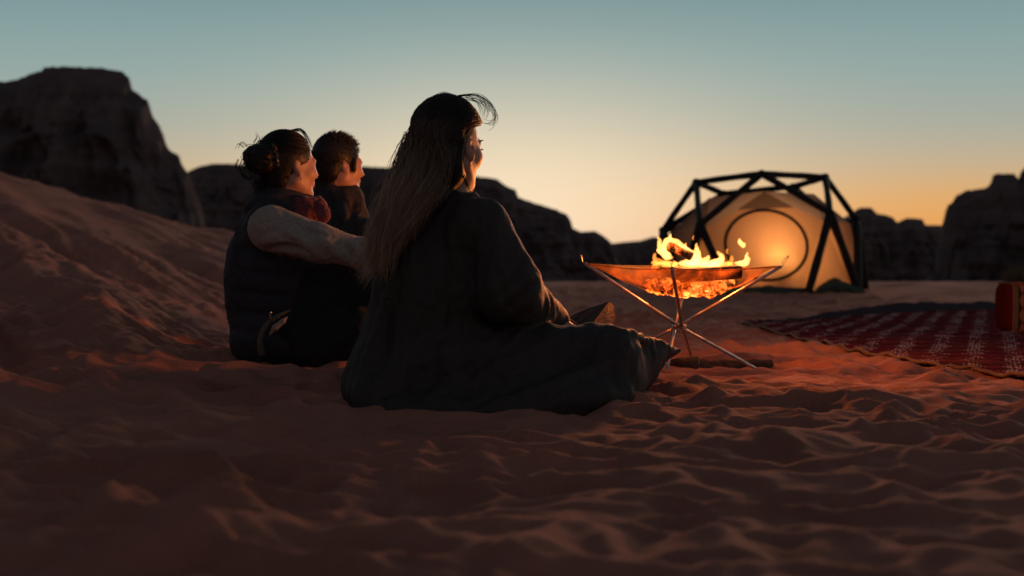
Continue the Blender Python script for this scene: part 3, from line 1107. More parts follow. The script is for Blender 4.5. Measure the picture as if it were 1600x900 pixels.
    wisp([(596, 370, 3.97), (572, 400, 3.97), (562, 425, 3.98), (574, 436, 3.98), (580, 424, 3.98)], 4, 14)
    wisp([(600, 360, 3.97), (590, 400, 3.97), (572, 430, 3.98), (566, 436, 3.98), (560, 428, 3.98)], 5, 14)
    wisp([(722, 262, 4.0), (727, 282, 3.99), (735, 296, 4.0), (744, 310, 4.02)], 4, 12)
    wisp([(744, 186, 4.03), (732, 202, 3.99), (721, 222, 3.965), (716, 250, 3.96), (712, 284, 3.965)], 3, 40)
    wisp([(736, 184, 4.01), (722, 204, 3.975), (714, 230, 3.955), (710, 262, 3.95), (704, 292, 3.955)], 4, 40)
    strands("hair_wisp", np.array(wis), rs.uniform(.0004, .0009, len(wis)), M['hair_black'], root, tone_seed=5)
    # eyebrow and lashes of the eye on the near side
    lash = []
    for i in range(26):
        y0 = -.018 - .030 * i / 25
        lash.append(spline([L(.0905 - .4 * abs(y0 + .03) ** 1.2, y0, .006), L(.0955, y0 * 1.03, .003), L(.099 - .3 * abs(y0 + .03), y0 * 1.08, .005)], 5))
    strands("eyelash", np.array(lash), .0009, M['hair_black'], root)
    brow = []
    for i in range(60):
        y0 = -.010 - .042 * i / 59
        brow.append(spline([L(.098 - 7 * y0 ** 2, y0, .026 + rs.normal() * .002), L(.101 - 8 * y0 ** 2, y0 - .006, .029), L(.099 - 9 * y0 ** 2, y0 - .013, .028)], 5))
    strands("eyebrow", np.array(brow), .001, M['hair_black'], root)


front_woman()


# ============ the woman at left: hair bun, black vest over a knitted top
def left_woman():
    d0 = 5.25
    base = W(450, 560, d0); base[2] = ground_at(base[0], base[1])
    root = empty("person", base, "woman with hair bun, dark vest and taupe sleeves hugging her knees", "person", "people seated around the fire")
    HC = W(452, 262, d0)
    Rm = rot_frame(math.radians(40), math.radians(0), 0)
    sc = 1.0
    nb = W(432, 335, d0 + .02)
    kr, kl = W(592, 428, 5.20), W(600, 430, 5.46)
    shr, shl = W(424, 356, 5.10), W(440, 352, 5.42)
    elr, wrr = W(572, 398, 5.04), W(650, 442, 5.2)
    ell_, wrl = W(566, 402, 5.50), W(655, 445, 5.36)
    s = SDF(W(340, 600, 5.2) - [.05, .3, .02], W(720, 190, 5.2) + [.05, .5, .03], .0065)
    L = head(s, HC, Rm, sc, nb)
    s.chain([W(440, 530, 5.27), W(432, 420, 5.27), nb], [.12, .11, .06], .05)
    s.cone(shr, shl, .05, .05, .04)
    s.chain([shr, elr, wrr], [.05, .04, .026], .02)
    s.chain([shl, ell_, wrl], [.05, .04, .026], .02)
    hand(s, wrr, W(690, 455, 5.36) - wrr, np.array([0, .6, -.6]), .95, .4, True)
    hand(s, wrl, W(690, 462, 5.22) - wrl, np.array([0, -.6, -.6]), .95, .4, False)
    s.chain([W(455, 535, 5.18), kr, W(620, 555, 5.2)], [.075, .055, .04], .03)
    s.chain([W(455, 535, 5.36), kl, W(630, 555, 5.46)], [.075, .055, .04], .03)
    P, Fq = s.mesh(1)
    mesh_np("body", P, Fq, M['skin'], root)
    # vest
    s = SDF(W(335, 590, 5.2) - [.03, .32, .02], W(560, 270, 5.3) + [.05, .4, .03], .0075)
    c = lambda a, b, ra, rb, k=.05, op='u': s.cone(W(*a), W(*b), R(ra, a[2]), R(rb, b[2]), k, op)
    c((440, 525, 5.27), (436, 430, 5.27), 78, 76)
    c((436, 430, 5.27), (430, 355, 5.26), 74, 50)
    c((420, 352, 5.13), (436, 350, 5.40), 36, 36)
    c((405, 470, 5.27), (405, 400, 5.27), 48, 46)
    c((432, 318, 5.26), (470, 336, 5.27), 37, 34, .03)
    c((436, 300, 5.26), (434, 322, 5.26), 33, 44, .03)
    s.ell(W(440, 530, 5.25), (.17, .19, .09), k=.05)
    s.ell(W(490, 535, 5.22), (.16, .17, .075), k=.05)
    for yy in (392, 425, 458, 490, 520):
        s.fold([(362, yy - 6), (390, yy), (430, yy + 4), (480, yy + 2), (530, yy - 4)], .010, .016, 's', sink=.3)
    for pth, r, op in (([(372, 350), (366, 420), (370, 500)], .012, 'u'), ([(470, 420), (455, 480), (470, 540)], .014, 'u'),
                       ([(380, 330), (398, 318), (430, 308)], .012, 'u'), ([(520, 440), (500, 500), (505, 550)], .014, 's')):
        s.fold(pth, r, .02, op)
    s.cone(W(446, 285, 5.25), W(438, 322, 5.26), .058, .056, .012, 's')
    P, Fq = s.mesh(1)
    P = wrinkle(P, Fq, .004, 11, 31)
    mesh_np("vest", P, Fq, M['vest'], root)
    # knitted sleeves
    for nm, (a, b, w_), sd in (("sleeve", (shr, elr, wrr), 1), ("sleeve", (shl, ell_, wrl), 2)):
        s = SDF(np.minimum(np.minimum(a, b), w_) - .14, np.maximum(np.maximum(a, b), w_) + .14, .006)
        if sd == 1:
            s.cone(W(424, 357, 5.06), W(500, 380, 5.03), R(36, 5.06), R(28, 5.03), .03)
            s.cone(W(500, 380, 5.03), elr, R(28, 5.03), R(22, 5.04), .03)
        else:
            s.cone(a, b, .070, .040, .03)
        s.cone(b, w_, .056 if sd == 1 else .040, .036, .025)
        if sd == 1:
            for pth, r, op in (([(398, 382), (425, 372), (455, 378)], .015, 'u'), ([(405, 396), (440, 386), (480, 392)], .014, 's'),
                               ([(440, 362), (470, 372), (490, 392)], .015, 'u'), ([(452, 340), (480, 362), (505, 368)], .015, 's'),
                               ([(500, 372), (520, 388), (530, 402)], .013, 'u'), ([(540, 380), (548, 396), (548, 410)], .013, 's')):
                s.fold(pth, r, .012, op, sink=.4)
        P, Fq = s.mesh(1)
        P = wrinkle(P, Fq, .003, 22, 33 + sd)
        mesh_np(nm, P, Fq, M['knit'], root)
    # trousers with raised knees
    s = SDF(W(400, 600, 5.2) - [.03, .3, .02], W(690, 380, 5.3) + [.05, .4, .03], .0075)
    c = lambda a, b, ra, rb, k=.04, op='u': s.cone(W(*a), W(*b), R(ra, a[2]), R(rb, b[2]), k, op)
    c((470, 525, 5.17), (592, 432, 5.18), 50, 34)
    c((592, 432, 5.18), (610, 545, 5.2), 33, 24)
    c((470, 525, 5.36), (600, 432, 5.46), 50, 34)
    c((600, 432, 5.46), (622, 545, 5.46), 33, 24)
    c((500, 545, 5.12), (560, 520, 5.10), 40, 36)
    c((478, 462, 5.2), (565, 436, 5.2), 44, 36)
    s.ell(W(520, 548, 5.15), (.14, .13, .05), k=.05)
    for pth, r, op in (([(460, 500), (510, 470), (560, 430)], .012, 'u'), ([(480, 540), (520, 510), (560, 470)], .012, 's'),
                       ([(500, 552), (540, 530), (565, 500)], .010, 'u')):
        s.fold(pth, r, .016, op)
    P, Fq = s.mesh(1)
    P = wrinkle(P, Fq, .004, 12, 36)
    mesh_np("trousers", P, Fq, M['trousers'], root)
    for fx, dd in ((618, 5.2), (630, 5.46)):
        s = SDF(W(fx, 560, dd) - [.1, .1, .09], W(fx, 560, dd) + [.26, .12, .1], .007)
        b = W(fx, 560, dd); z = ground_at(b[0], b[1])
        b[2] = z + .045
        s.cone(b, b + [.12, .01, -.012], .045, .034, .03).cone(b + [.12, .01, -.012], b + [.17, .01, -.02], .034, .026, .02).cone(b, b + [-.01, 0, .06], .045, .042, .02)
        P, Fq = s.mesh(1)
        mesh_np("shoe", P, Fq, M['shoe'], root)
    # scarf
    s = SDF(W(400, 380, 5.2) - [0, .2, 0], W(540, 280, 5.2) + [0, .3, 0], .005)
    ctr = W(454, 327, 5.26)
    for k_, (rr, zz, r0) in enumerate(((.070, .018, .014), (.080, -.002, .016), (.082, -.022, .015), (.078, -.042, .014))):
        pts = []
        for q in range(17):
            a = q / 16 * 2 * math.pi
            pts.append(ctr + np.array([.040 + rr * .93 * math.cos(a), rr * .95 * math.sin(a), zz + .012 * math.cos(a) + .006 * math.sin(3 * a + k_)]))
        s.chain(pts, [r0 * (1 + .15 * math.sin(5 * q + k_)) for q in range(17)], .008)
    s.chain([W(500, 322, 5.16), W(506, 336, 5.15), W(503, 350, 5.15)], [.022, .020, .008], .012)
    P, Fq = s.mesh(1)
    P = wrinkle(P, Fq, .006, 34, 37, (1, 1, 2.4))
    mesh_np("scarf", P, Fq, M['scarf'], root)
    # pocket flap on the vest hem and its pale lining
    hit = W(430, 520, 5.02)
    flap = spline([W(409, 553, 5.02), W(407, 530, 5.01), W(418, 506, 5.005), W(438, 492, 5.01), W(456, 483, 5.03)], 14)
    wd = np.array([.020, .018, .017, .016, .016, .015, .014, .013, .012, .011, .010, .008, .006, .003])
    s = SDF(flap.min(0) - .05, flap.max(0) + .05, .004)
    s.chain(flap, wd * .62, .006)
    P, Fq = s.mesh(1)
    fl = mesh_np("pocket_flap", P, Fq, M['flap'], root)
    fl["label"] = "curved grey-olive pocket flap at the vest hem"
    s = SDF(W(410, 540, 5.02) - [0, .06, 0], W(465, 480, 5.02) + [0, .06, 0], .003)
    s.chain([W(421, 524, 5.012), W(430, 512, 5.006), W(442, 502, 5.012), W(449, 495, 5.02)], [.003, .011, .009, .003], .006)
    P, Fq = s.mesh(1)
    mesh_np("pocket_lining", P, Fq, M['lining'], fl)
    v, f = tube(spline([W(423, 500, 4.99), W(422, 492, 4.985), W(424, 487, 4.985)], 6), .0035, 6)
    mesh_np("zip_pull", v, f, M['metal'], fl)
    # hair: cap, bun, clip, loose strands
    s = SDF(HC - [.27, .2, .2], HC + [.15, .2, .17], .005)
    e = lambda cc, r, k=.015, op='u': s.ell(L(*cc), np.array(r) * sc, Rm, k, op)
    e((-.020, 0, .040), (.103, .083, .097))
    e((-.055, 0, -.03), (.055, .06, .07), .03)
    s.ell(L(.100, 0, -.035), (.075, .11, .105), Rm, .012, 's')
    s.ell(L(.025, -.09, -.04), (.055, .035, .055), Rm, .012, 's')
    s.ell(L(.025, .09, -.04), (.055, .035, .055), Rm, .012, 's')
    bun = W(403, 250, 5.16)
    s.cone(L(-.09, -.01, .03), bun, .05, .05, .02)
    rs = np.random.RandomState(5)
    for i in range(34):
        dv = rs.normal(size=3); dv /= np.linalg.norm(dv)
        s.ell(bun + dv * np.array([.040, .04, .038]), rs.uniform(.013, .026, 3), k=.008)
    P, Fq = s.mesh(1)
    P = wrinkle(P, Fq, .0012, 45, 38)
    o = mesh_np("hair", P, Fq, M['hair_black'], root)
    addattr(o, np.full(len(P), .2), .5 + .4 * perlin3(P * 70, 4))
    pa = []
    for i in range(420):                                   # combed-back strands
        th = rs.uniform(0, 6.28); ct = rs.uniform(.0, 1)
        l = np.array([math.cos(th) * math.sqrt(1 - ct * ct), math.sin(th) * math.sqrt(1 - ct * ct), ct])
        if l[0] < -.4: l[0] *= -1
        if l[0] > .75 and l[2] < .5: continue
        q = []
        for t in np.linspace(0, 1, 10):
            d_ = l * (1 - t) + np.array([-1, -.1, .1]) * t
            d_ /= np.linalg.norm(d_)
            q.append(L(*(np.array([-.020, 0, .04]) + d_ * np.array([.106, .086, .100]) * (1 + .015 * rs.rand()))))
        pa.append(spline(q, 14))
    for i in range(150):                                    # coils of the bun
        ax = rs.normal(size=3); ax /= np.linalg.norm(ax)
        u = np.cross(ax, rs.normal(size=3)); u /= np.linalg.norm(u); w_ = np.cross(ax, u)
        r_ = rs.uniform(.042, .056)
        a0 = rs.uniform(0, 6.28); sp = rs.uniform(1.5, 3.2)
        cc = bun + rs.normal(size=3) * .005
        pa.append(np.array([cc + r_ * (1 + .10 * math.sin(7 * t + i)) * (math.cos(a0 + sp * t) * u + math.sin(a0 + sp * t) * w_) for t in np.linspace(0, 1, 14)]))
    for pp, cnt, spd in (([(398, 226, 5.16), (404, 216, 5.16), (401, 209, 5.16)], 5, 3), ([(400, 228, 5.16), (409, 220, 5.16), (412, 214, 5.16)], 5, 3), ([(385, 232, 5.16), (376, 226, 5.16), (371, 236, 5.15)], 5, 3),
                         ([(378, 262, 5.15), (384, 277, 5.14), (396, 277, 5.14), (402, 270, 5.14)], 8, 2), ([(376, 250, 5.15), (372, 262, 5.14), (384, 278, 5.14), (400, 276, 5.14)], 8, 2),
                         ([(455, 205, 5.25), (470, 203, 5.25), (480, 214, 5.26), (488, 232, 5.27)], 16, 1.5), ([(402, 278, 5.2), (400, 290, 5.2), (404, 298, 5.2)], 14, 3),
                         ([(410, 282, 5.2), (416, 300, 5.18), (424, 312, 5.18)], 40, 8)):
        for _ in range(cnt):
            j = rs.normal(size=2) * spd
            pa.append(spline([W(x + j[0], y + j[1], d) for x, y, d in pp], 14))
    strands("hair_strand", np.array(pa), rs.uniform(.0007, .0013, len(pa)), M['hair_black'], root, tone_seed=8)
    # claw clip
    s = SDF(W(424, 275, 5.1) - .06, W(432, 225, 5.1) + .06, .004)
    for k_ in range(4):
        y0 = 232 + k_ * 9
        s.chain([W(424 + k_, y0, 5.13), W(430 + k_, y0 - 2, 5.105), W(434 + k_, y0 + 2, 5.12)], [.004, .0055, .003], .004)
    s.cone(W(427, 226, 5.115), W(434, 258, 5.112), .006, .006, .004)
    P, Fq = s.mesh(0)
    cm = mat("glossy_dark_clip", (.03, .025, .022), .12)
    setcol(cm, cramp(cm, nz(cm, 60, 3), [(.4, (.012, .01, .01)), (.65, (.09, .05, .02))]))
    mesh_np("hair_clip", P, Fq, cm, root)
    v, f = tube(np.array([L(-.004, -.088, -.040), L(-.004, -.0885, -.046), L(-.004, -.088, -.052)]), [.002, .0038, .002], 8)
    mesh_np("earring", v, f, M['metal'], root)


left_woman()


# ============ the man behind them: short hair, dark jacket with a raised collar
def man():
    d0 = 5.95
    base = W(520, 545, d0); base[2] = ground_at(base[0], base[1])
    root = empty("person", base, "man with short dark hair in a high-collared jacket seated between the two women", "person", "people seated around the fire")
    HC = W(529, 260, d0)
    Rm = rot_frame(math.radians(37), math.radians(-3), 0)
    sc = 1.0
    nb = W(520, 330, d0 + .02)
    shr, shl = W(526, 360, 5.80), W(505, 358, 6.14)
    elr, wrr = W(590, 375, 5.72), W(660, 430, 5.9)
    ell_, wrl = W(570, 430, 6.25), W(660, 440, 6.1)
    kr, kl = W(640, 430, 5.85), W(645, 430, 6.15)
    s = SDF(W(430, 590, 5.9) - [.05, .35, .02], W(740, 190, 5.9) + [.05, .5, .03], .007)
    L = head(s, HC, Rm, sc, nb, True)
    s.chain([W(505, 520, 5.97), W(510, 420, 5.97), nb], [.13, .13, .065], .05)
    s.cone(shr, shl, .055, .055, .04)
    s.chain([shr, elr, wrr], [.055, .045, .03], .02)
    s.chain([shl, ell_, wrl], [.055, .045, .03], .02)
    hand(s, wrr, W(700, 450, 6.0) - wrr, np.array([0, .6, -.6]), 1.05, .4, True)
    hand(s, wrl, W(700, 455, 6.0) - wrl, np.array([0, -.6, -.6]), 1.05, .4, False)
    s.chain([W(520, 525, 5.88), kr, W(670, 540, 5.85)], [.08, .06, .045], .03)
    s.chain([W(520, 525, 6.06), kl, W(680, 540, 6.15)], [.08, .06, .045], .03)
    P, Fq = s.mesh(1)
    mesh_np("body", P, Fq, M['skin'], root)
    s = SDF(W(420, 580, 5.9) - [.03, .4, .02], W(700, 270, 5.9) + [.05, .55, .03], .008)
    c = lambda a, b, ra, rb, k=.05, op='u': s.cone(W(*a), W(*b), R(ra, a[2]), R(rb, b[2]), k, op)
    c((505, 525, 5.97), (508, 430, 5.97), 62, 66)
    c((508, 430, 5.97), (515, 360, 5.96), 64, 46)
    c((522, 356, 5.82), (505, 356, 6.12), 33, 33)
    c((518, 305, 5.96), (520, 335, 5.96), 28, 38, .03)
    c((524, 302, 5.95), (542, 310, 5.95), 27, 25, .02)
    c((540, 318, 5.92), (548, 345, 5.90), 26, 30, .03)
    s.chain([shr, elr, wrr], [.085, .07, .045], .04)
    s.chain([shl, ell_, wrl], [.085, .07, .045], .04)
    for pth, r, op in (([(518, 312), (526, 335), (532, 365)], .014, 's'), ([(536, 318), (540, 340), (538, 372)], .012, 'u'), ([(552, 310), (550, 340), (555, 365)], .010, 's'),
                       ([(556, 300), (562, 315), (560, 340)], .010, 'u'), ([(502, 310), (510, 340), (512, 370)], .012, 'u'), ([(560, 362), (575, 350), (590, 350)], .010, 'u')):
        s.fold(pth, r, .014, op)
    s.cone(W(537, 265, 5.94), W(531, 296, 5.95), .068, .056, .008, 's')
    P, Fq = s.mesh(1)
    P = wrinkle(P, Fq, .004, 12, 51)
    mesh_np("jacket", P, Fq, M['jacket'], root)
    v, f = tube(spline([W(563, 302, 5.83), W(564, 325, 5.82), W(558, 350, 5.80)], 8), .0025, 6)
    mesh_np("zip", v, f, M['shoe'], root)
    s = SDF(W(440, 590, 5.9) - [.03, .4, .02], W(740, 385, 5.9) + [.05, .55, .03], .009)
    s.chain([W(520, 525, 5.86), kr, W(672, 545, 5.85)], [.11, .08, .06], .04)
    s.chain([W(520, 525, 6.08), kl, W(682, 545, 6.15)], [.11, .08, .06], .04)
    P, Fq = s.mesh(1)
    P = wrinkle(P, Fq, .004, 12, 52)
    mesh_np("trousers", P, Fq, M['trousers'], root)
    for fx, dd in ((676, 5.85), (686, 6.15)):
        b = W(fx, 556, dd); z = ground_at(b[0], b[1]); b[2] = z + .05
        s = SDF(b - [.1, .1, .1], b + [.27, .12, .14], .008)
        s.cone(b, b + [.14, .01, -.012], .05, .038, .03).cone(b + [.14, .01, -.012], b + [.19, .01, -.02], .038, .03, .02).cone(b, b + [-.01, 0, .07], .05, .046, .02)
        P, Fq = s.mesh(1)
        mesh_np("shoe", P, Fq, M['shoe'], root)
    s = SDF(HC - [.16, .16, .15], HC + [.16, .16, .17], .005)
    s.ell(L(-.018, 0, .042), np.array((.103, .084, .098)), Rm, .015)
    s.ell(L(-.050, 0, -.025), np.array((.052, .066, .06)), Rm, .02)
    s.ell(L(.108, 0, -.028), np.array((.070, .12, .100)), Rm, .012, 's')
    s.ell(L(.030, -.09, -.05), np.array((.055, .035, .055)), Rm, .010, 's')
    s.ell(L(.030, .09, -.05), np.array((.055, .035, .055)), Rm, .010, 's')
    s.cone(L(.030, -.074, -.022), L(.028, -.078, .02), .007, .012, .008)
    P, Fq = s.mesh(1)
    P = wrinkle(P, Fq, .001, 50, 53)
    o = mesh_np("hair", P, Fq, M['hair_short'], root)
    addattr(o, np.full(len(P), .2), .5 + .4 * perlin3(P * 70, 6))
    rs = np.random.RandomState(9)
    N_ = vnormals(P, Fq)
    pick = rs.choice(len(P), 2600)
    pa = []
    fw = Rm[:, 0]; up = Rm[:, 2]
    for i in pick:
        n_ = N_[i]
        zz = (P[i] - HC) @ up
        if (P[i] - HC) @ fw > .055 and zz < .045: continue
        flow = (fw * .6 + up * .3) if zz > .06 else (-up * .8 - fw * .2)
        ln = rs.uniform(.008, .017) * (1.15 if zz > .09 else .7)
        dd = n_ * .45 + flow * .9 + rs.normal(size=3) * .2
        p0 = P[i] - n_ * .002
        pa.append(np.array([p0, p0 + dd * ln * .35, p0 + dd * ln * .7 + flow * ln * .1, p0 + dd * ln + flow * ln * .35]))
    strands("hair_strand", np.array(pa), .0013, M['hair_short'], root, tone_seed=2)


man()


# ------------------------------------------------------------------ fire pit
FX, FY = 0.645, 5.40
DP = 5.40


def ground_pt(x, y, sink=.012):
    return np.array([x, y, ground_at(x, y) - sink])


tipL, tipR = W(914, 412, 5.42), W(1221, 416, 5.38)
tipF, tipB = W(1050, 419, 5.04), W(1078, 409, 5.77)
hub = W(1061, 510, 5.39)


def foot(tip, xy):
    return ground_pt(*xy)


footA = ground_pt(*W(1192, 584, 5.30)[:2])      # from the left tip
footB = ground_pt(*W(932, 580, 5.48)[:2])       # from the right tip
footC = ground_pt(*W(1083, 560, 5.74)[:2])      # from the front tip
footD = ground_pt(*W(1040, 580, 5.08)[:2])      # from the back tip
pit = empty("fire_pit", ground_pt(FX, FY, 0), "folding steel fire pit with four crossed poles and sagging mesh basket", "fire pit")
for tip, ft, off in ((tipL, footA, (0, -.012, 0)), (tipR, footB, (0, .010, 0)), (tipF, footC, (.012, 0, 0)), (tipB, footD, (-.014, 0, 0))):
    mid = hub + np.array(off)
    for a, b, r in ((tip, mid, .0068), (mid, ft, .0058)):
        v, f = tube(np.linspace(a, b, 4), r, 10)
        mesh_np("pole", v, f, M['metal'], pit)
s = SDF(hub - .06, hub + .06, .004)
for sg in (-1, 1):
    s.cone(hub + [.017 * sg, -.012, 0], hub + [.017 * sg, .014, 0], .009, .009, .006)
s.cone(hub + [-.02, 0, 0], hub + [.02, 0, 0], .007, .007, .006)
P, Fq = s.mesh(0)
mesh_np("hub", P, Fq, M['metal'], pit)
# wire hooks on the tips
for tip, sx in ((tipL, -1), (tipR, 1), (tipF, 0), (tipB, 0)):
    pts = [tip, tip + [.008 * sx, 0, .004], tip + [.006 * sx - .004, .0, .018], tip + [.016 * sx + .004, 0, .034], tip + [.022 * sx + .006, 0, .040], tip + [.018 * sx + .004, 0, .028], tip + [.010 * sx, 0, .012]] if sx >= 0 else \
          [tip, tip + [-.008, 0, .008], tip + [-.012, 0, .022], tip + [-.016, 0, .034], tip + [-.013, 0, .030]]
    v, f = tube(spline(pts, 24), .0016, 6)
    mesh_np("hook", v, f, M['wire'], pit)
# the sagging mesh: corners on the tips
n = 61
u, vv = np.meshgrid(np.linspace(0, 1, n), np.linspace(0, 1, n), indexing='ij')
A, B, C_, D_ = tipL, tipF, tipR, tipB      # going round
S = (1 - u)[..., None] * (1 - vv)[..., None] * A + u[..., None] * (1 - vv)[..., None] * B + u[..., None] * vv[..., None] * C_ + (1 - u)[..., None] * vv[..., None] * D_
cc = (A + B + C_ + D_) / 4
bu, bv = u * (1 - u) * 4, vv * (1 - vv) * 4
edge = np.minimum(np.minimum(u, 1 - u), np.minimum(vv, 1 - vv)) * 2
pull = (.16 * (bu * (1 - bv) ** 2 + bv * (1 - bu) ** 2))[..., None]
S = S * (1 - pull) + cc * pull
sag = .118 * (bu * bv) ** .62 + .012 * np.maximum(bu, bv) * (1 - np.minimum(bu, bv))
S[..., 2] -= sag
S[..., 2] += .006 * perlin2(u * 7, vv * 7, 3) * (bu * bv) ** .5 + .005 * perlin2(u * 16, vv * 3, 4) * (bu * bv) ** .3
S[..., 0] += .03 * (bu * bv)                 # the load hangs a little to the right
i = np.arange(n * n).reshape(n, n)
f = np.stack([i[:-1, :-1].ravel(), i[1:, :-1].ravel(), i[1:, 1:].ravel(), i[:-1, 1:].ravel()], 1)
bk = mesh_np("mesh_basket", S.reshape(-1, 3), f, M['basket'], pit)
# hem along the rim
for e_ in (S[:, 0], S[-1, :], S[::-1, -1], S[0, ::-1]):
    v, f = tube(e_, .0028, 6)
    mesh_np("rim_hem", v, f, M['basket'], bk)


def log_mesh(a, b, ra, rb, seed, wedge=0.0, n=26, k=22, amp=.16):
    """a rough log (wedge > 0 flattens it to a split piece)"""
    a, b = np.asarray(a, float), np.asarray(b, float)
    ax = (b - a) / np.linalg.norm(b - a)
    up = np.array([0, 0, 1.]); sd = np.cross(up, ax); sd /= np.linalg.norm(sd); up = np.cross(ax, sd)
    t = np.linspace(0, 1, k)
    ang = np.arange(n) * 2 * math.pi / n
    V = []
    for ti in t:
        c = a + (b - a) * ti
        r = ra + (rb - ra) * ti
        shp = 1 / (np.maximum(np.abs(np.cos(ang)), np.abs(np.sin(ang))) * wedge + (1 - wedge))
        sm = np.stack([np.cos(ang) * 1.4, np.sin(ang) * 1.4, np.full(n, ti * np.linalg.norm(b - a) / r * .35)], 1)
        rr = r * shp * (1 + amp * fbm3(sm + seed * 3.1, 3, seed))
        end = 1 - .10 * (abs(2 * ti - 1) > .97)
        V.append(c + (rr * end)[:, None] * (np.cos(ang)[:, None] * sd + np.sin(ang)[:, None] * up))
    V = np.concatenate(V)
    fs = []
    for q in range(k - 1):
        for j in range(n):
            fs.append((q * n + j, q * n + (j + 1) % n, (q + 1) * n + (j + 1) % n, (q + 1) * n + j))
    c0 = len(V)
    V = np.concatenate([V, [a - ax * .004], [b + ax * .004]])
    for j in range(0, n, 2):
        fs.append((c0, (j + 2) % n, (j + 1) % n, j))
        o_ = (k - 1) * n
        fs.append((c0 + 1, o_ + j, o_ + (j + 1) % n, o_ + (j + 2) % n))
    return V, np.array(fs)


def add_log(name, label, a, b, ra, rb, mat_, seed, wedge=0., amp=.16, cat="log", group=None):
    v, f = log_mesh(a, b, ra, rb, seed, wedge, amp=amp)
    o = mesh_np(name, v, f, mat_)
    tag(o, label, cat, group)
    return o


G_FIRE = "logs burning in the fire pit"
add_log("burning_log", "burning log tilted up out of the flames, glowing along its side", W(1046, 383, 5.39), W(1082, 401, 5.37), .017, .018, M['burnlog'], 1, .5, group=G_FIRE)
add_log("charred_log", "dark charred log lying along the front right rim of the basket", W(1056, 431, 5.27), W(1156, 425, 5.33), .028, .026, M['charlog'], 2, .6, .10, group=G_FIRE)
add_log("burning_log", "glowing log lying flat at the left of the flames", W(1020, 416, 5.42), W(1092, 419, 5.50), .018, .020, M['burnlog'], 3, .3, group=G_FIRE)
add_log("burning_log", "glowing log under the flames at the back of the basket", W(1070, 412, 5.55), W(1150, 417, 5.50), .020, .018, M['burnlog'], 4, .3, group=G_FIRE)
# ember bed: many small glowing lumps on the mesh
rs = np.random.RandomState(3)
sd_ = SDF(S.reshape(-1, 3).min(0) - .02, S.reshape(-1, 3).max(0) + .05, .005)
for _ in range(150):
    uu, v2 = np.clip(.52 + rs.normal() * .13, .2, .8), np.clip(.54 + rs.normal() * .13, .2, .84)
    p = S[int(uu * (n - 1)), int(v2 * (n - 1))] + [0, 0, rs.uniform(.010, .026)]
    sd_.ell(p, rs.uniform(.009, .024, 3), k=.008)
P, Fq = sd_.mesh(0)
P = wrinkle(P, Fq, .004, 60, 77)
eb = mesh_np("ember_bed", P, Fq, M['ember'])
tag(eb, "bed of glowing orange embers in the mesh basket", "embers", kind="stuff")

# flames: closed tongues of glowing gas
fire = empty("fire", W(1075, 425, 5.42), "bright yellow-white flames licking up over the burning logs", "fire")


def flame(paths, mat_, h=.003, k=.008, warp=.006, seed=0, fat=.80, back=.0):
    allp = np.array([W(x, y, d) for pth in paths for x, y, d, r in pth])
    s = SDF(allp.min(0) - .05, allp.max(0) + .05, h)
    for pth in paths:
        pts = spline([np.append(W(x, y, d + back), R(r * fat, d)) for x, y, d, r in pth], 14)
        s.chain([q[:3] for q in pts], [max(.001, q[3]) for q in pts], k)
    P, Fq = s.mesh(1)
    w3 = np.stack([perlin3(P * 45, seed + a) for a in range(3)], -1)
    w4 = np.stack([perlin3(P * 95, seed + 7 + a) for a in range(3)], -1)
    P = P + warp * w3 + warp * .5 * w4
    mesh_np("flame", P, Fq, mat_, fire)


flame([[(1046, 402, 5.36, 6), (1036, 394, 5.36, 7), (1030, 384, 5.37, 4.5), (1029, 374, 5.37, 2.2), (1026, 366, 5.37, .6)],
       [(1036, 392, 5.36, 6), (1040, 380, 5.36, 4.5), (1046, 372, 5.36, 3), (1048, 367, 5.36, .8)],
       [(1042, 374, 5.36, 3), (1056, 378, 5.35, 4.2), (1068, 386, 5.35, 4), (1074, 380, 5.35, .6)]], M['flame'], seed=1, back=.04)
flame([[(1060, 384, 5.34, 3), (1078, 394, 5.34, 6), (1088, 404, 5.34, 8), (1080, 410, 5.35, 6), (1064, 410, 5.36, 3)],
       [(1086, 404, 5.34, 7), (1090, 394, 5.34, 4.5), (1087, 386, 5.34, 1.8), (1089, 380, 5.34, .5)],
       [(1082, 410, 5.34, 6), (1096, 410, 5.34, 5), (1104, 405, 5.34, 3), (1108, 400, 5.34, .8)]], M['flame'], seed=11, back=.03)
flame([[(1096, 414, 5.34, 5), (1112, 413, 5.33, 6.5), (1124, 408, 5.33, 6.5), (1129, 401, 5.33, 3.5), (1124, 396, 5.33, 1.8), (1118, 394, 5.33, .6)],
       [(1110, 414, 5.33, 5), (1122, 414, 5.33, 5)]], M['flame'], seed=21)
flame([[(1150, 412, 5.33, 3.5), (1162, 411, 5.33, 5.5), (1168, 406, 5.33, 4), (1166, 399, 5.33, 2.2), (1169, 395, 5.33, .6)]], M['flame'], seed=31)
flame([[(1153, 374, 5.34, 1.2), (1156, 378, 5.34, 3.6), (1161, 384, 5.34, 3.6), (1165, 379, 5.34, .8)]], M['flame'], seed=41, k=.006, warp=.004)
flame([[(1084, 376, 5.4, .6), (1083, 371, 5.4, 1.8), (1085, 367, 5.4, .4)]], M['flame_thin'], seed=51, k=.004, warp=.003)
flame([[(1139, 398, 5.4, .5), (1136, 393, 5.4, 2.2), (1138, 386, 5.4, .5)]], M['flame_thin'], seed=61, k=.004, warp=.003)
flame([[(1020, 412, 5.36, 4), (1030, 410, 5.36, 5.5), (1044, 412, 5.36, 6), (1056, 413, 5.36, 5)], [(1028, 410, 5.36, 4), (1022, 402, 5.36, 2), (1024, 396, 5.36, .5)]], M['flame_thin'], seed=71)
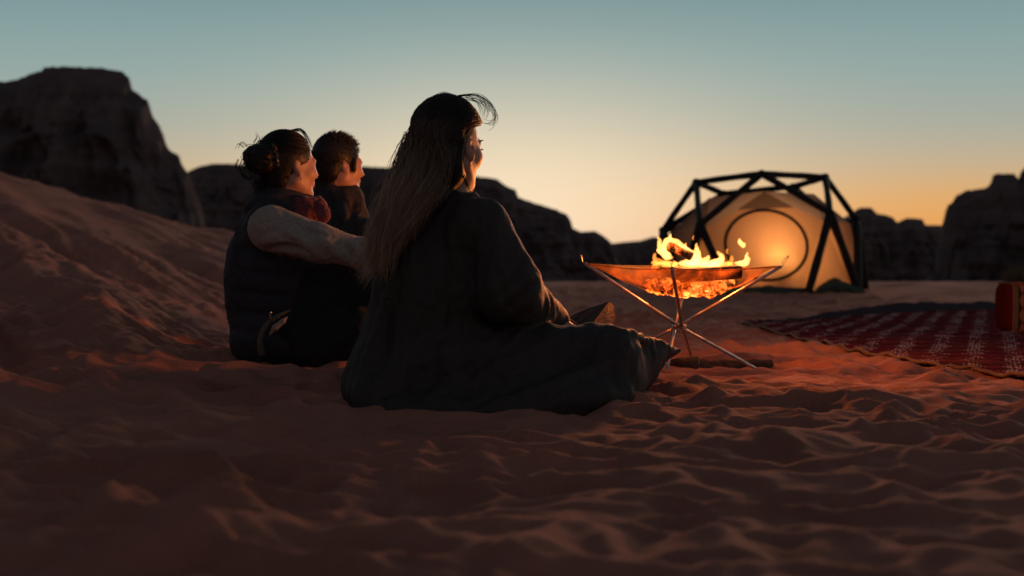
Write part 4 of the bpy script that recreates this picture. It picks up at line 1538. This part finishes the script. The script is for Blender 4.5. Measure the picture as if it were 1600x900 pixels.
flame([[(1070, 414, 5.36, 5), (1090, 415, 5.36, 5), (1108, 415, 5.36, 5), (1140, 414, 5.38, 4)], [(1138, 413, 5.38, 3), (1144, 406, 5.38, 2), (1141, 400, 5.38, .6)]], M['flame_thin'], seed=81)
pl = bpy.data.lights.new("fire_glow", 'POINT')
pl.energy = FIRE_WATTS
pl.color = (1.0, .27, .055)
pl.shadow_soft_size = .07
po = bpy.data.objects.new("fire_glow", pl)
COL.objects.link(po)
po.parent = fire
po.location = (.02, -.02, .15)

# ------------------------------------------------------------------ firewood on the sand
a = ground_pt(*W(1085, 575, 5.36)[:2]); b = ground_pt(*W(1204, 568, 5.52)[:2])
add_log("firewood_log", "rough bark-covered log half sunk in sand under the fire pit", a + [0, 0, .012], b + [0, 0, .012], .036, .022, M['bark'], 8, .3, .55, group="firewood on the sand")
a = ground_pt(*W(1046, 572, 5.33)[:2]); b = ground_pt(*W(1090, 572, 5.28)[:2])
add_log("firewood_log", "short dark stub of wood beside the coat hem under the fire pit", a + [0, 0, .022], b + [0, 0, .026], .020, .030, M['bark'], 9, .4, .25, group="firewood on the sand")
# split piece with a pale wedge end behind the woman's knee
def split_log():
    yb = 4.95
    def Q(x, y, d): return W(x, y, d)
    # end face wedge (towards the fire) and the same wedge at the far end
    e1 = [Q(924, 514, 4.84), Q(927, 503, 4.845), Q(951, 471, 4.93), Q(957, 476, 4.965), Q(961, 494, 4.98), Q(957, 514, 4.97)]
    e2 = [Q(872, 518, 5.00), Q(874, 510, 5.00), Q(900, 489, 5.02), Q(906, 492, 5.04), Q(910, 505, 5.04), Q(908, 518, 5.04)]
    E1, E2 = np.array(e1), np.array(e2)
    rings = 10
    V = []
    for t in np.linspace(0, 1, rings):
        q = E1 * (1 - t) + E2 * t
        V.append(q + .004 * np.stack([perlin3(q * 30, 60 + a_) for a_ in range(3)], -1))
    V = np.concatenate(V)
    f = []
    for r_ in range(rings - 1):
        for j in range(6):
            f.append((r_ * 6 + j, r_ * 6 + (j + 1) % 6, (r_ + 1) * 6 + (j + 1) % 6, (r_ + 1) * 6 + j))
    root = empty("split_log", E1.mean(0) * .5 + E2.mean(0) * .5 - [0, 0, .05], "split log with a pale wedge-shaped end behind the coat-covered knee", "log", "firewood on the sand")
    o = mesh_np("bark", V, np.array(f), M['bark'], root, smooth=False)
    for E, sg in ((E1, -1), (E2, 1)):
        c_ = E.mean(0)
        off = (E1.mean(0) - E2.mean(0)); off /= np.linalg.norm(off)
        vv = np.concatenate([E + off * (-sg) * .002, [c_ + off * (-sg) * .005]])
        ff = [(6, j, (j + 1) % 6, (j + 1) % 6) for j in range(6)]
        ff = np.array([(6, j, (j + 1) % 6) for j in range(6)])
        mesh_np("end_grain", vv, ff, M['wood'], root, smooth=False)
split_log()
a = W(880, 500, 4.72); b = W(902, 508, 4.66)
add_log("kindling_stick", "thin kindling stick leaning against the split log", W(881, 494, 4.9), W(906, 512, 4.84), .006, .007, M['bark'], 12, group="firewood on the sand")
# small pale scrap in the sand at the far left of the vest
s = SDF(W(350, 508, 5.3) - .05, W(350, 508, 5.3) + .05, .004)
q = W(350, 506, 5.35)
s.ell(q, (.016, .012, .009), k=.004).ell(q + [-.016, 0, -.004], (.014, .01, .006), k=.006)
P, Fq = s.mesh(1)
q2 = ground_at(q[0], q[1]); P[:, 2] += q2 - P[:, 2].min() - .004
tag(mesh_np("pebble", P, Fq, M['lining']), "small pale pebble on the sand at the vest's back", "pebble")

# ------------------------------------------------------------------ rug and bolster
def rug():
    e_near = spline(RUG_NEAR, 90)
    e_far = spline(RUG_FAR, 90)
    e_near[:, 0] += .008 * perlin2(np.arange(90) * .3, np.zeros(90), 2)
    t = np.linspace(0, 1, 150)
    G = e_near[:, None, :] * (1 - t)[None, :, None] + e_far[:, None, :] * t[None, :, None]
    X, Y = G[..., 0], G[..., 1]
    Zg = gz(X, Y)
    Z = base_z(X, Y) * .35 + Zg * .65 + .022 + .008 * perlin2(X * 4, Y * 4, 31) + .004 * perlin2(X * 14, Y * 9, 32)
    Z = np.maximum(Z, Zg + .006)
    a_, b_ = Z.shape
    top = np.stack([X, Y, Z], -1).reshape(-1, 3)
    bot = top.copy(); bot[:, 2] -= .012
    i = np.arange(a_ * b_).reshape(a_, b_)
    f = np.stack([i[:-1, :-1].ravel(), i[1:, :-1].ravel(), i[1:, 1:].ravel(), i[:-1, 1:].ravel()], 1)
    f2 = f[:, ::-1] + a_ * b_
    sides = []
    for ring in (i[:, 0], i[-1, :], i[::-1, -1]):
        sides.append(np.stack([ring[:-1], ring[1:], ring[1:] + a_ * b_, ring[:-1] + a_ * b_], 1)[:, ::-1])
    m = mat("woven_red_rug", (.2, .02, .03), 1.0)
    m.node_tree.nodes["Principled BSDF"].inputs["Specular IOR Level"].default_value = 0.0
    nt = m.node_tree
    tc = nt.nodes.new("ShaderNodeTexCoord")
    mp = nt.nodes.new("ShaderNodeMapping")
    mp.inputs["Rotation"].default_value = (0, 0, math.radians(18.7))
    nt.links.new(tc.outputs["Object"], mp.inputs[0])
    sp = nt.nodes.new("ShaderNodeSeparateXYZ"); nt.links.new(mp.outputs[0], sp.inputs[0])

    def mth(op, a, b=None):
        q = nt.nodes.new("ShaderNodeMath"); q.operation = op
        for k_, v_ in enumerate((a, b)):
            if v_ is None: continue
            if isinstance(v_, (int, float)): q.inputs[k_].default_value = v_
            else: nt.links.new(v_, q.inputs[k_])
        return q.outputs[0]
    pitch = .155
    ux = mth('DIVIDE', sp.outputs[0], pitch); uy = mth('DIVIDE', sp.outputs[1], pitch * 1.45)
    fx = mth('ABSOLUTE', mth('SUBTRACT', mth('FRACT', ux), .5)); fy = mth('ABSOLUTE', mth('SUBTRACT', mth('FRACT', uy), .5))
    # base bands of dark and crimson
    band = cramp(m, mth('FRACT', mth('MULTIPLY', uy, 1.0)), [(.0, (.05, .010, .015)), (.28, (.13, .014, .022)), (.5, (.175, .018, .028)), (.74, (.075, .012, .018)), (1, (.045, .010, .014))])
    # white speckled motif in columns
    vor = nt.nodes.new("ShaderNodeTexVoronoi"); vor.inputs["Scale"].default_value = 64; vor.inputs["Randomness"].default_value = .55
    nt.links.new(mp.outputs[0], vor.inputs["Vector"])
    dots = mth('LESS_THAN', vor.outputs["Distance"], .36)
    col = mth('LESS_THAN', mth('ADD', fx, mth('MULTIPLY', mth('PINGPONG', uy, .25), .35)), .235)
    dia = mth('LESS_THAN', mth('ADD', fx, fy), .40)
    wh = mth('MULTIPLY', dots, mth('MAXIMUM', col, mth('MULTIPLY', dia, .8)))
    mx = nt.nodes.new("ShaderNodeMix"); mx.data_type = 'RGBA'
    nt.links.new(wh, mx.inputs[0]); nt.links.new(band, mx.inputs[6]); mx.inputs[7].default_value = (.62, .50, .49, 1)
    dust = nt.nodes.new("ShaderNodeMix"); dust.data_type = 'RGBA'
    nt.links.new(mth('MULTIPLY', cramp(m, nz(m, 2.2, 6, rough=.7), [(.35, (.05, .05, .05)), (.7, (.75, .75, .75))]), .38), dust.inputs[0])
    nt.links.new(mx.outputs[2], dust.inputs[6]); dust.inputs[7].default_value = (.20, .10, .085, 1)
    setcol(m, dust.outputs[2])
    bump(m, nz(m, 260, 3), .4, .003)
    v = np.concatenate([top, bot]); ff = np.concatenate([f, f2] + sides)
    root = empty("rug", (float(X[40, 75]), float(Y[40, 75]), float(Z[40, 75])), "red woven rug with rows of white motifs spread on the sand", "rug")
    mesh_np("woven_field", v, ff, m, root)
    bm_ = cloth("tan_rug_binding", (.13, .08, .055), (.20, .13, .09), 60)
    e = np.stack([X[:, 0], Y[:, 0], Z[:, 0] - .003], 1)
    vb, fb = tube(e, .007, 8)
    mesh_np("binding", vb, fb, bm_, root)
    # dark border band at the far edge
    dk = M['border'] = cloth("dark_rug_border", (.03, .028, .034), (.08, .07, .075), 90)
    dk.node_tree.nodes['Principled BSDF'].inputs['Specular IOR Level'].default_value = 0.0
    j0 = 124
    tt = np.stack([X[:, j0:], Y[:, j0:], Z[:, j0:] + .002], -1)
    a2, b2 = tt.shape[:2]
    i2 = np.arange(a2 * b2).reshape(a2, b2)
    f3 = np.stack([i2[:-1, :-1].ravel(), i2[1:, :-1].ravel(), i2[1:, 1:].ravel(), i2[:-1, 1:].ravel()], 1)
    mesh_np("border_band", tt.reshape(-1, 3), f3, dk, root)


rug()


def bolster():
    d = 8.0
    x0, x1 = W(1560, 480, d)[0] + .065, W(1560, 480, d)[0] + .685
    yb = d
    g_ = max(ground_at(x0 + .1, yb), ground_at(x0 + .3, yb)) + .012
    s = SDF((x0 - .05, yb - .06, g_ - .03), (x1 + .05, yb + .34, g_ + .36), .008)
    # rounded box
    X = (s.lo[0] + s.h * np.arange(s.n[0]))[:, None, None]; Y = (s.lo[1] + s.h * np.arange(s.n[1]))[None, :, None]; Z = (s.lo[2] + s.h * np.arange(s.n[2]))[None, None, :]
    c = np.array([(x0 + x1) / 2, yb + .12, g_ + .142]); hb = np.array([.31, .12, .142]); r = .04
    qx, qy, qz = np.abs(X - c[0]) - hb[0] + r, np.abs(Y - c[1]) - hb[1] + r, np.abs(Z - c[2]) - hb[2] + r
    dd = np.sqrt(np.maximum(qx, 0) ** 2 + np.maximum(qy, 0) ** 2 + np.maximum(qz, 0) ** 2) + np.minimum(np.maximum(qx, np.maximum(qy, qz)), 0) - r
    s.V = dd.astype(np.float32)
    P, Fq = s.mesh(1)
    q = (P - c) / hb
    P[:, 1] += (-.022) * (1 - q[:, 0] ** 2) * (1 - q[:, 2] ** 2) * np.sign(-q[:, 1]) * -1 * (np.abs(q[:, 1]) > .6) * -1
    P[:, 0] -= .012 * (np.abs(q[:, 0]) > .8) * np.sign(-q[:, 0]) * (1 - q[:, 2] ** 2)
    P = wrinkle(P, Fq, .003, 16, 71)
    P = P - c
    m = mat("striped_bolster", (.2, .02, .02), 1.0)
    m.node_tree.nodes["Principled BSDF"].inputs["Specular IOR Level"].default_value = 0.0
    nt = m.node_tree
    tc = nt.nodes.new("ShaderNodeTexCoord"); sp = nt.nodes.new("ShaderNodeSeparateXYZ")
    nt.links.new(tc.outputs["Object"], sp.inputs[0])
    # stripes across the length; beads of tan ogees inside the dark stripes
    def mth(op, a, b=None):
        q = nt.nodes.new("ShaderNodeMath"); q.operation = op
        for k_, v_ in enumerate((a, b)):
            if v_ is None: continue
            if isinstance(v_, (int, float)): q.inputs[k_].default_value = v_
            else: nt.links.new(v_, q.inputs[k_])
        return q.outputs[0]
    per = .135
    xx = mth('FRACT', mth('DIVIDE', mth('ADD', sp.outputs[0], .31 + .042), per))
    RED, TAN, DRK = (.12, .013, .015), (.36, .20, .11), (.030, .034, .020)
    r_ = nt.nodes.new("ShaderNodeValToRGB"); r_.color_ramp.interpolation = 'CONSTANT'
    stops = [(0, RED), (.44, TAN), (.48, DRK), (.52, TAN), (.56, DRK), (.60, TAN), (.63, DRK)]
    el = r_.color_ramp.elements
    while len(el) < len(stops): el.new(.5)
    for e_, (p_, c_) in zip(el, stops): e_.position = p_; e_.color = (*c_, 1)
    nt.links.new(xx, r_.inputs[0])
    wv = mth('MULTIPLY', mth('POWER', mth('ABSOLUTE', mth('SINE', mth('MULTIPLY', sp.outputs[2], 38.0))), 1.6), .10)
    og = mth('LESS_THAN', mth('ABSOLUTE', mth('SUBTRACT', xx, .82)), mth('ADD', wv, .016))
    mx = nt.nodes.new("ShaderNodeMix"); mx.data_type = 'RGBA'
    nt.links.new(og, mx.inputs[0]); nt.links.new(r_.outputs[0], mx.inputs[6]); mx.inputs[7].default_value = (.33, .16, .09, 1)
    setcol(m, mx.outputs[2])
    bump(m, nz(m, 240, 3), .8, .005)
    root = empty("bolster_cushion", (c[0], c[1], g_), "red and dark striped block cushion standing on the rug", "cushion")
    o = mesh_np("cover", P, Fq, m)
    o.parent = root; o.location = (0, 0, c[2] - g_)
    pip = cloth("red_piping", (.30, .07, .06), (.4, .1, .08), 60)
    for zz, yy in ((.135, -.112), (-.135, -.112), (.135, .112), (-.135, .112)):
        pts = np.array([[-.30, yy, zz], [-.1, yy * 1.04, zz * 1.02], [.1, yy * 1.04, zz * 1.02], [.30, yy, zz]])
        v, f = tube(spline(pts, 16), .006, 6)
        p_ = mesh_np("piping", v, f, pip)
        p_.parent = root; p_.location = (0, 0, c[2] - g_)


bolster()

# ------------------------------------------------------------------ tent
def tent():
    d = 18.0
    node = dict(
        a=W(1088, 285, 18.9), b=W(1190, 272, 17.7), c=W(1289, 277, 18.7), d=W(1094, 351, 17.35), e=W(1297, 333, 17.35),
        f=W(1036, 360, 18.9), g=W(1338, 344, 18.6), h=W(1131, 303, 19.7), i=W(1240, 292, 19.7), j=W(1080, 352, 20.1), k=W(1300, 345, 20.1))
    gpos = dict(F1=(1140, 17.0), F2=(1066, 17.75), F3=(1262, 16.95), F4=(1341, 17.5), F5=(1352, 18.8), F6=(1030, 19.2), F7=(1100, 20.5), F8=(1290, 20.5))
    for k_, (px, dd) in gpos.items():
        p = W(px, 455, dd); p[2] = ground_at(p[0], p[1]) + .02
        node[k_] = p
    base = W(1196, 455, 18.4); base[2] = ground_at(base[0], base[1])
    root = empty("dome_tent", base, "geodesic dome tent of dark inflated tubes glowing orange from within", "tent")
    edges = ["bd", "be", "ba", "bc", "ad", "ce", "af", "cg", "ah", "hi", "ic", "fj", "gk", "hj", "ik", "df", "eg", "fh", "bh", "bi", "jk"]
    E = [(q[0], q[1]) for q in edges] + [("d", "F1"), ("d", "F2"), ("e", "F3"), ("e", "F4"), ("g", "F4"), ("g", "F5"), ("f", "F2"), ("f", "F6"), ("j", "F6"), ("j", "F7"), ("k", "F8"), ("k", "F5")]
    drop = {("d", "f"), ("e", "g"), ("b", "h"), ("b", "i")}
    for p, q in E:
        if (p, q) in drop: continue
        a_, b_ = node[p], node[q]
        mid = (a_ + b_) / 2
        out = mid - (base + np.array([0, 0, .3])); out /= np.linalg.norm(out)
        pts = spline([a_, mid + out * .004, b_], 12)
        r = .052 if q[0] == "F" else .042
        rr = r * (1 + .05 * np.sin(np.linspace(0, 12, 12)))
        v, f = tube(pts, rr, 10)
        mesh_np("frame_tube", v, f, M['tent_tube'], root)
    for k_ in "abcdefghijk":
        s = SDF(node[k_] - .09, node[k_] + .09, .014)
        s.ell(node[k_], (.062, .062, .055), k=.01)
        P, Fq = s.mesh(1)
        mesh_np("node_joint", P, Fq, M['tent_tube'], root)
    # inner tent: panels hung inside the frame
    cen = base + np.array([0, 0, .35])
    inn = {k_: cen + (v_ - cen) * (.93 if k_[0] != "F" else .96) for k_, v_ in node.items()}
    for k_ in "bahic":
        inn[k_] = cen + (node[k_] - cen) * .81
    for k_ in gpos: inn[k_][2] = node[k_][2] + .02

    def panel(name, ks, mt, nsub=10, sag=.04):
        pts = np.array([inn[q] if isinstance(q, str) else q for q in ks])
        if len(pts) == 3: pts = np.concatenate([pts, pts[-1:]])
        uu, v_ = np.meshgrid(np.linspace(0, 1, nsub), np.linspace(0, 1, nsub), indexing='ij')
        Q = ((1 - uu) * (1 - v_))[..., None] * pts[0] + (uu * (1 - v_))[..., None] * pts[1] + (uu * v_)[..., None] * pts[2] + ((1 - uu) * v_)[..., None] * pts[3]
        nrm = cen - Q.reshape(-1, 3).mean(0); nrm /= np.linalg.norm(nrm)
        Q = Q + (sag * 4 * uu * (1 - uu) * v_ * (1 - v_) * 4)[..., None] * nrm * .5
        i_ = np.arange(nsub * nsub).reshape(nsub, nsub)
        f_ = np.stack([i_[:-1, :-1].ravel(), i_[1:, :-1].ravel(), i_[1:, 1:].ravel(), i_[:-1, 1:].ravel()], 1)
        th = .004 * nrm
        top = Q.reshape(-1, 3)
        return mesh_np(name, top, f_, mt, root)
    # front wall: from the feet to the eave line, and the peak above it
    fl, fr = inn["F1"] + [.02, .05, 0.02], inn["F3"] + [-.03, .05, .02]
    o0 = np.array([0, 0, CAM_H])
    wn = np.cross(fr - fl, W(1195, 328, 17.42) - fl); wn /= np.linalg.norm(wn)

    def onwall(px, py):
        ray = W(px, py, 1.0) - o0
        return o0 + ray * (((fl - o0) @ wn) / (ray @ wn))
    dl, dr = onwall(1104, 355), onwall(1285, 345)
    apex = W(1194, 299, 17.60)
    eL, eR = onwall(1152, 328), onwall(1240, 324)
    panel("front_wall", [fl, fr, dr, dl], M['tent_in'], sag=.0)
    panel("peak_panel", [dl, dr, eR, eL], M['tent_in'], sag=0)
    panel("peak_panel", [eL, eR, apex], M['tent_vent'], sag=0)
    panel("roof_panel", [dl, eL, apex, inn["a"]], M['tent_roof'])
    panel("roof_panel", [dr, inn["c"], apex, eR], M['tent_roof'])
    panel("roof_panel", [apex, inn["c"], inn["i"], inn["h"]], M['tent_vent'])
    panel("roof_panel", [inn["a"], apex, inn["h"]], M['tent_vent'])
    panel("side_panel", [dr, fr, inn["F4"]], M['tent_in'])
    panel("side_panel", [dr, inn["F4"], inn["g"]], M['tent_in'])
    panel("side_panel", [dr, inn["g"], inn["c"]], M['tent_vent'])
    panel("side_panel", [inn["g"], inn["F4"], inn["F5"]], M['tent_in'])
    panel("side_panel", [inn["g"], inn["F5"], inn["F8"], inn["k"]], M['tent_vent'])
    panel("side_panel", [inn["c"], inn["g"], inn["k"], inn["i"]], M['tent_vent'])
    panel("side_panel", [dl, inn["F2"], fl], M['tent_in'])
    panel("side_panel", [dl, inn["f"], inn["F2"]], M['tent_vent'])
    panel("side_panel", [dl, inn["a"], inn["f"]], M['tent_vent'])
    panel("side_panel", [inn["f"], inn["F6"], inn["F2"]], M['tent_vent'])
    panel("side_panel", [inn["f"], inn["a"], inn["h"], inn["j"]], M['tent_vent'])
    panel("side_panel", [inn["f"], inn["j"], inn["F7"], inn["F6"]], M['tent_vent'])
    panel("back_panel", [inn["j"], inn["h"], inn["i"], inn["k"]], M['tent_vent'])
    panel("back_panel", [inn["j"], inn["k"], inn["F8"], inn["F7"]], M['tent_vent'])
    # round door seam on the front wall
    dl_, dr_ = dl, dr
    ax_x = (fr - fl) / np.linalg.norm(fr - fl)
    upv = np.cross(wn, ax_x); upv *= np.sign(upv[2]); upv -= ax_x * (upv @ ax_x); upv /= np.linalg.norm(upv)
    nrm = wn
    # centre of the ring on the wall plane, under photo pixel (1197,381)
    ray = W(1197, 383, 1.0) - [0, 0, CAM_H]
    tt = ((fl - o0) @ nrm) / (ray @ nrm)
    ctr = o0 + ray * tt
    an = np.linspace(0, 2 * math.pi, 61)
    ring = ctr + .495 * np.cos(an)[:, None] * ax_x + .455 * np.sin(an)[:, None] * upv - nrm * (-.012 if nrm[1] < 0 else .012)
    v, f = tube(ring, .021, 8, cap=False)
    mesh_np("door_seam", v, f, M['tent_tube'], root)
    # groundsheet bulging out under the walls
    for (x0, x1, dd, hh) in ((1262, 1345, 17.25, .07), (1138, 1262, 17.05, .0), (1068, 1138, 17.4, .03)):
        a_, b_ = W(x0, 455, dd - .05), W(x1, 455, dd + (.25 if x0 == 1262 else 0))
        s = SDF(np.minimum(a_, b_) - [.2, .3, .3], np.maximum(a_, b_) + [.2, .3, .4], .02)
        z = ground_at((a_[0] + b_[0]) / 2, a_[1])
        a_[2] = b_[2] = z + .02
        m_ = (a_ + b_) / 2; m_[2] += hh
        s.chain([a_, m_, b_], [.04, .07 + hh * .3, .05], .06)
        P, Fq = s.mesh(1)
        P = wrinkle(P, Fq, .01, 7, 91)
        mesh_np("groundsheet", P, Fq, M['tent_green'], root)
    # lantern just inside the door
    lc = W(1214, 410, 17.37)
    g_ = ground_at(lc[0], lc[1])
    lan = empty("lantern", (lc[0], lc[1], g_), "glowing lantern standing inside the tent behind its front wall", "lantern")
    zc = lc[2] - g_
    zs = np.array([0, .0, .02, .02, .05]) 
    def lathe(prof, n_=20):
        V = []; f_ = []
        for r_, z_ in prof:
            for q in range(n_):
                V.append((lc[0] + r_ * math.cos(q * 2 * math.pi / n_), lc[1] + r_ * math.sin(q * 2 * math.pi / n_), g_ + z_))
        for r_ in range(len(prof) - 1):
            for q in range(n_):
                f_.append((r_ * n_ + q, r_ * n_ + (q + 1) % n_, (r_ + 1) * n_ + (q + 1) % n_, (r_ + 1) * n_ + q))
        return np.array(V), np.array(f_)
    v, f = lathe([(0.001, .01), (.09, .01), (.09, .05), (.03, .07), (.03, zc - .10), (.07, zc - .09), (.001, zc - .085)])
    mesh_np("base", v, f, M['tent_tube'], lan)
    v, f = lathe([(.05, zc - .08), (.065, zc - .04), (.065, zc + .04), (.05, zc + .08), (.001, zc + .085)])
    mesh_np("glass", v, f, M['lantern_glass'], lan)
    v, f = tube(np.array([lc + [.05 * math.cos(t), 0, .085 + .06 * math.sin(t)] for t in np.linspace(0, math.pi, 12)]), .004, 6)
    mesh_np("handle", v, f, M['wire'], lan)
    ld = bpy.data.lights.new("lantern_glow", 'POINT')
    ld.energy = LANTERN_WATTS; ld.color = (1, .50, .22); ld.shadow_soft_size = .10
    lo = bpy.data.objects.new("lantern_glow", ld)
    COL.objects.link(lo); lo.parent = lan; lo.location = (0, .35, zc + .12)
    # pale green stuff sack in front of the tent
    p = W(1128, 460, 16.2); z = ground_at(p[0], p[1])
    s = SDF((p[0] - .35, p[1] - .3, z - .05), (p[0] + .35, p[1] + .3, z + .3), .014)
    s.ell((p[0], p[1], z + .05), (.20, .12, .075), k=.03).ell((p[0] + .12, p[1], z + .055), (.09, .09, .06), k=.03)
    P, Fq = s.mesh(1)
    P = wrinkle(P, Fq, .008, 12, 95)
    tag(mesh_np("stuff_sack", P, Fq, M['sack']), "pale green stuff sack lying in front of the tent", "sack")


tent()

# ------------------------------------------------------------------ dry shrub on the plain at the right
def shrub():
    p = W(1590, 440, 22.0); p[2] = ground_at(p[0], p[1])
    root = empty("desert_shrub", p, "dry brown desert shrub on the plain above the striped cushion", "shrub")
    rs = np.random.RandomState(21)
    stems, twigs = [], []
    for i in range(60):
        a = rs.uniform(0, 6.28); ln = rs.uniform(.22, .42); el = rs.uniform(.35, 1.4)
        d = np.array([math.cos(a) * math.cos(el), math.sin(a) * math.cos(el), math.sin(el)])
        b0 = p + np.array([rs.normal() * .05, rs.normal() * .05, -.02])
        q = spline([b0, b0 + d * ln * .5 + rs.normal(size=3) * .02, b0 + d * ln + rs.normal(size=3) * .04], 10)
        stems.append(q)
        for _ in range(7):
            o = q[rs.randint(3, 10)]
            e = d * .5 + rs.normal(size=3) * .6; e[2] = abs(e[2])
            l2 = rs.uniform(.05, .13)
            twigs.append(spline([o, o + e * l2 * .5, o + e * l2 + rs.normal(size=3) * .01], 6))
    m = mat("dry_twig", (.16, .11, .07), .95)
    setcol(m, cramp(m, nz(m, 20, 4), [(.3, (.09, .06, .04)), (.7, (.22, .16, .10))]))
    strands("stem", np.array(stems), .006, m, root)
    strands("twig", np.array(twigs), .006, m, root)


shrub()
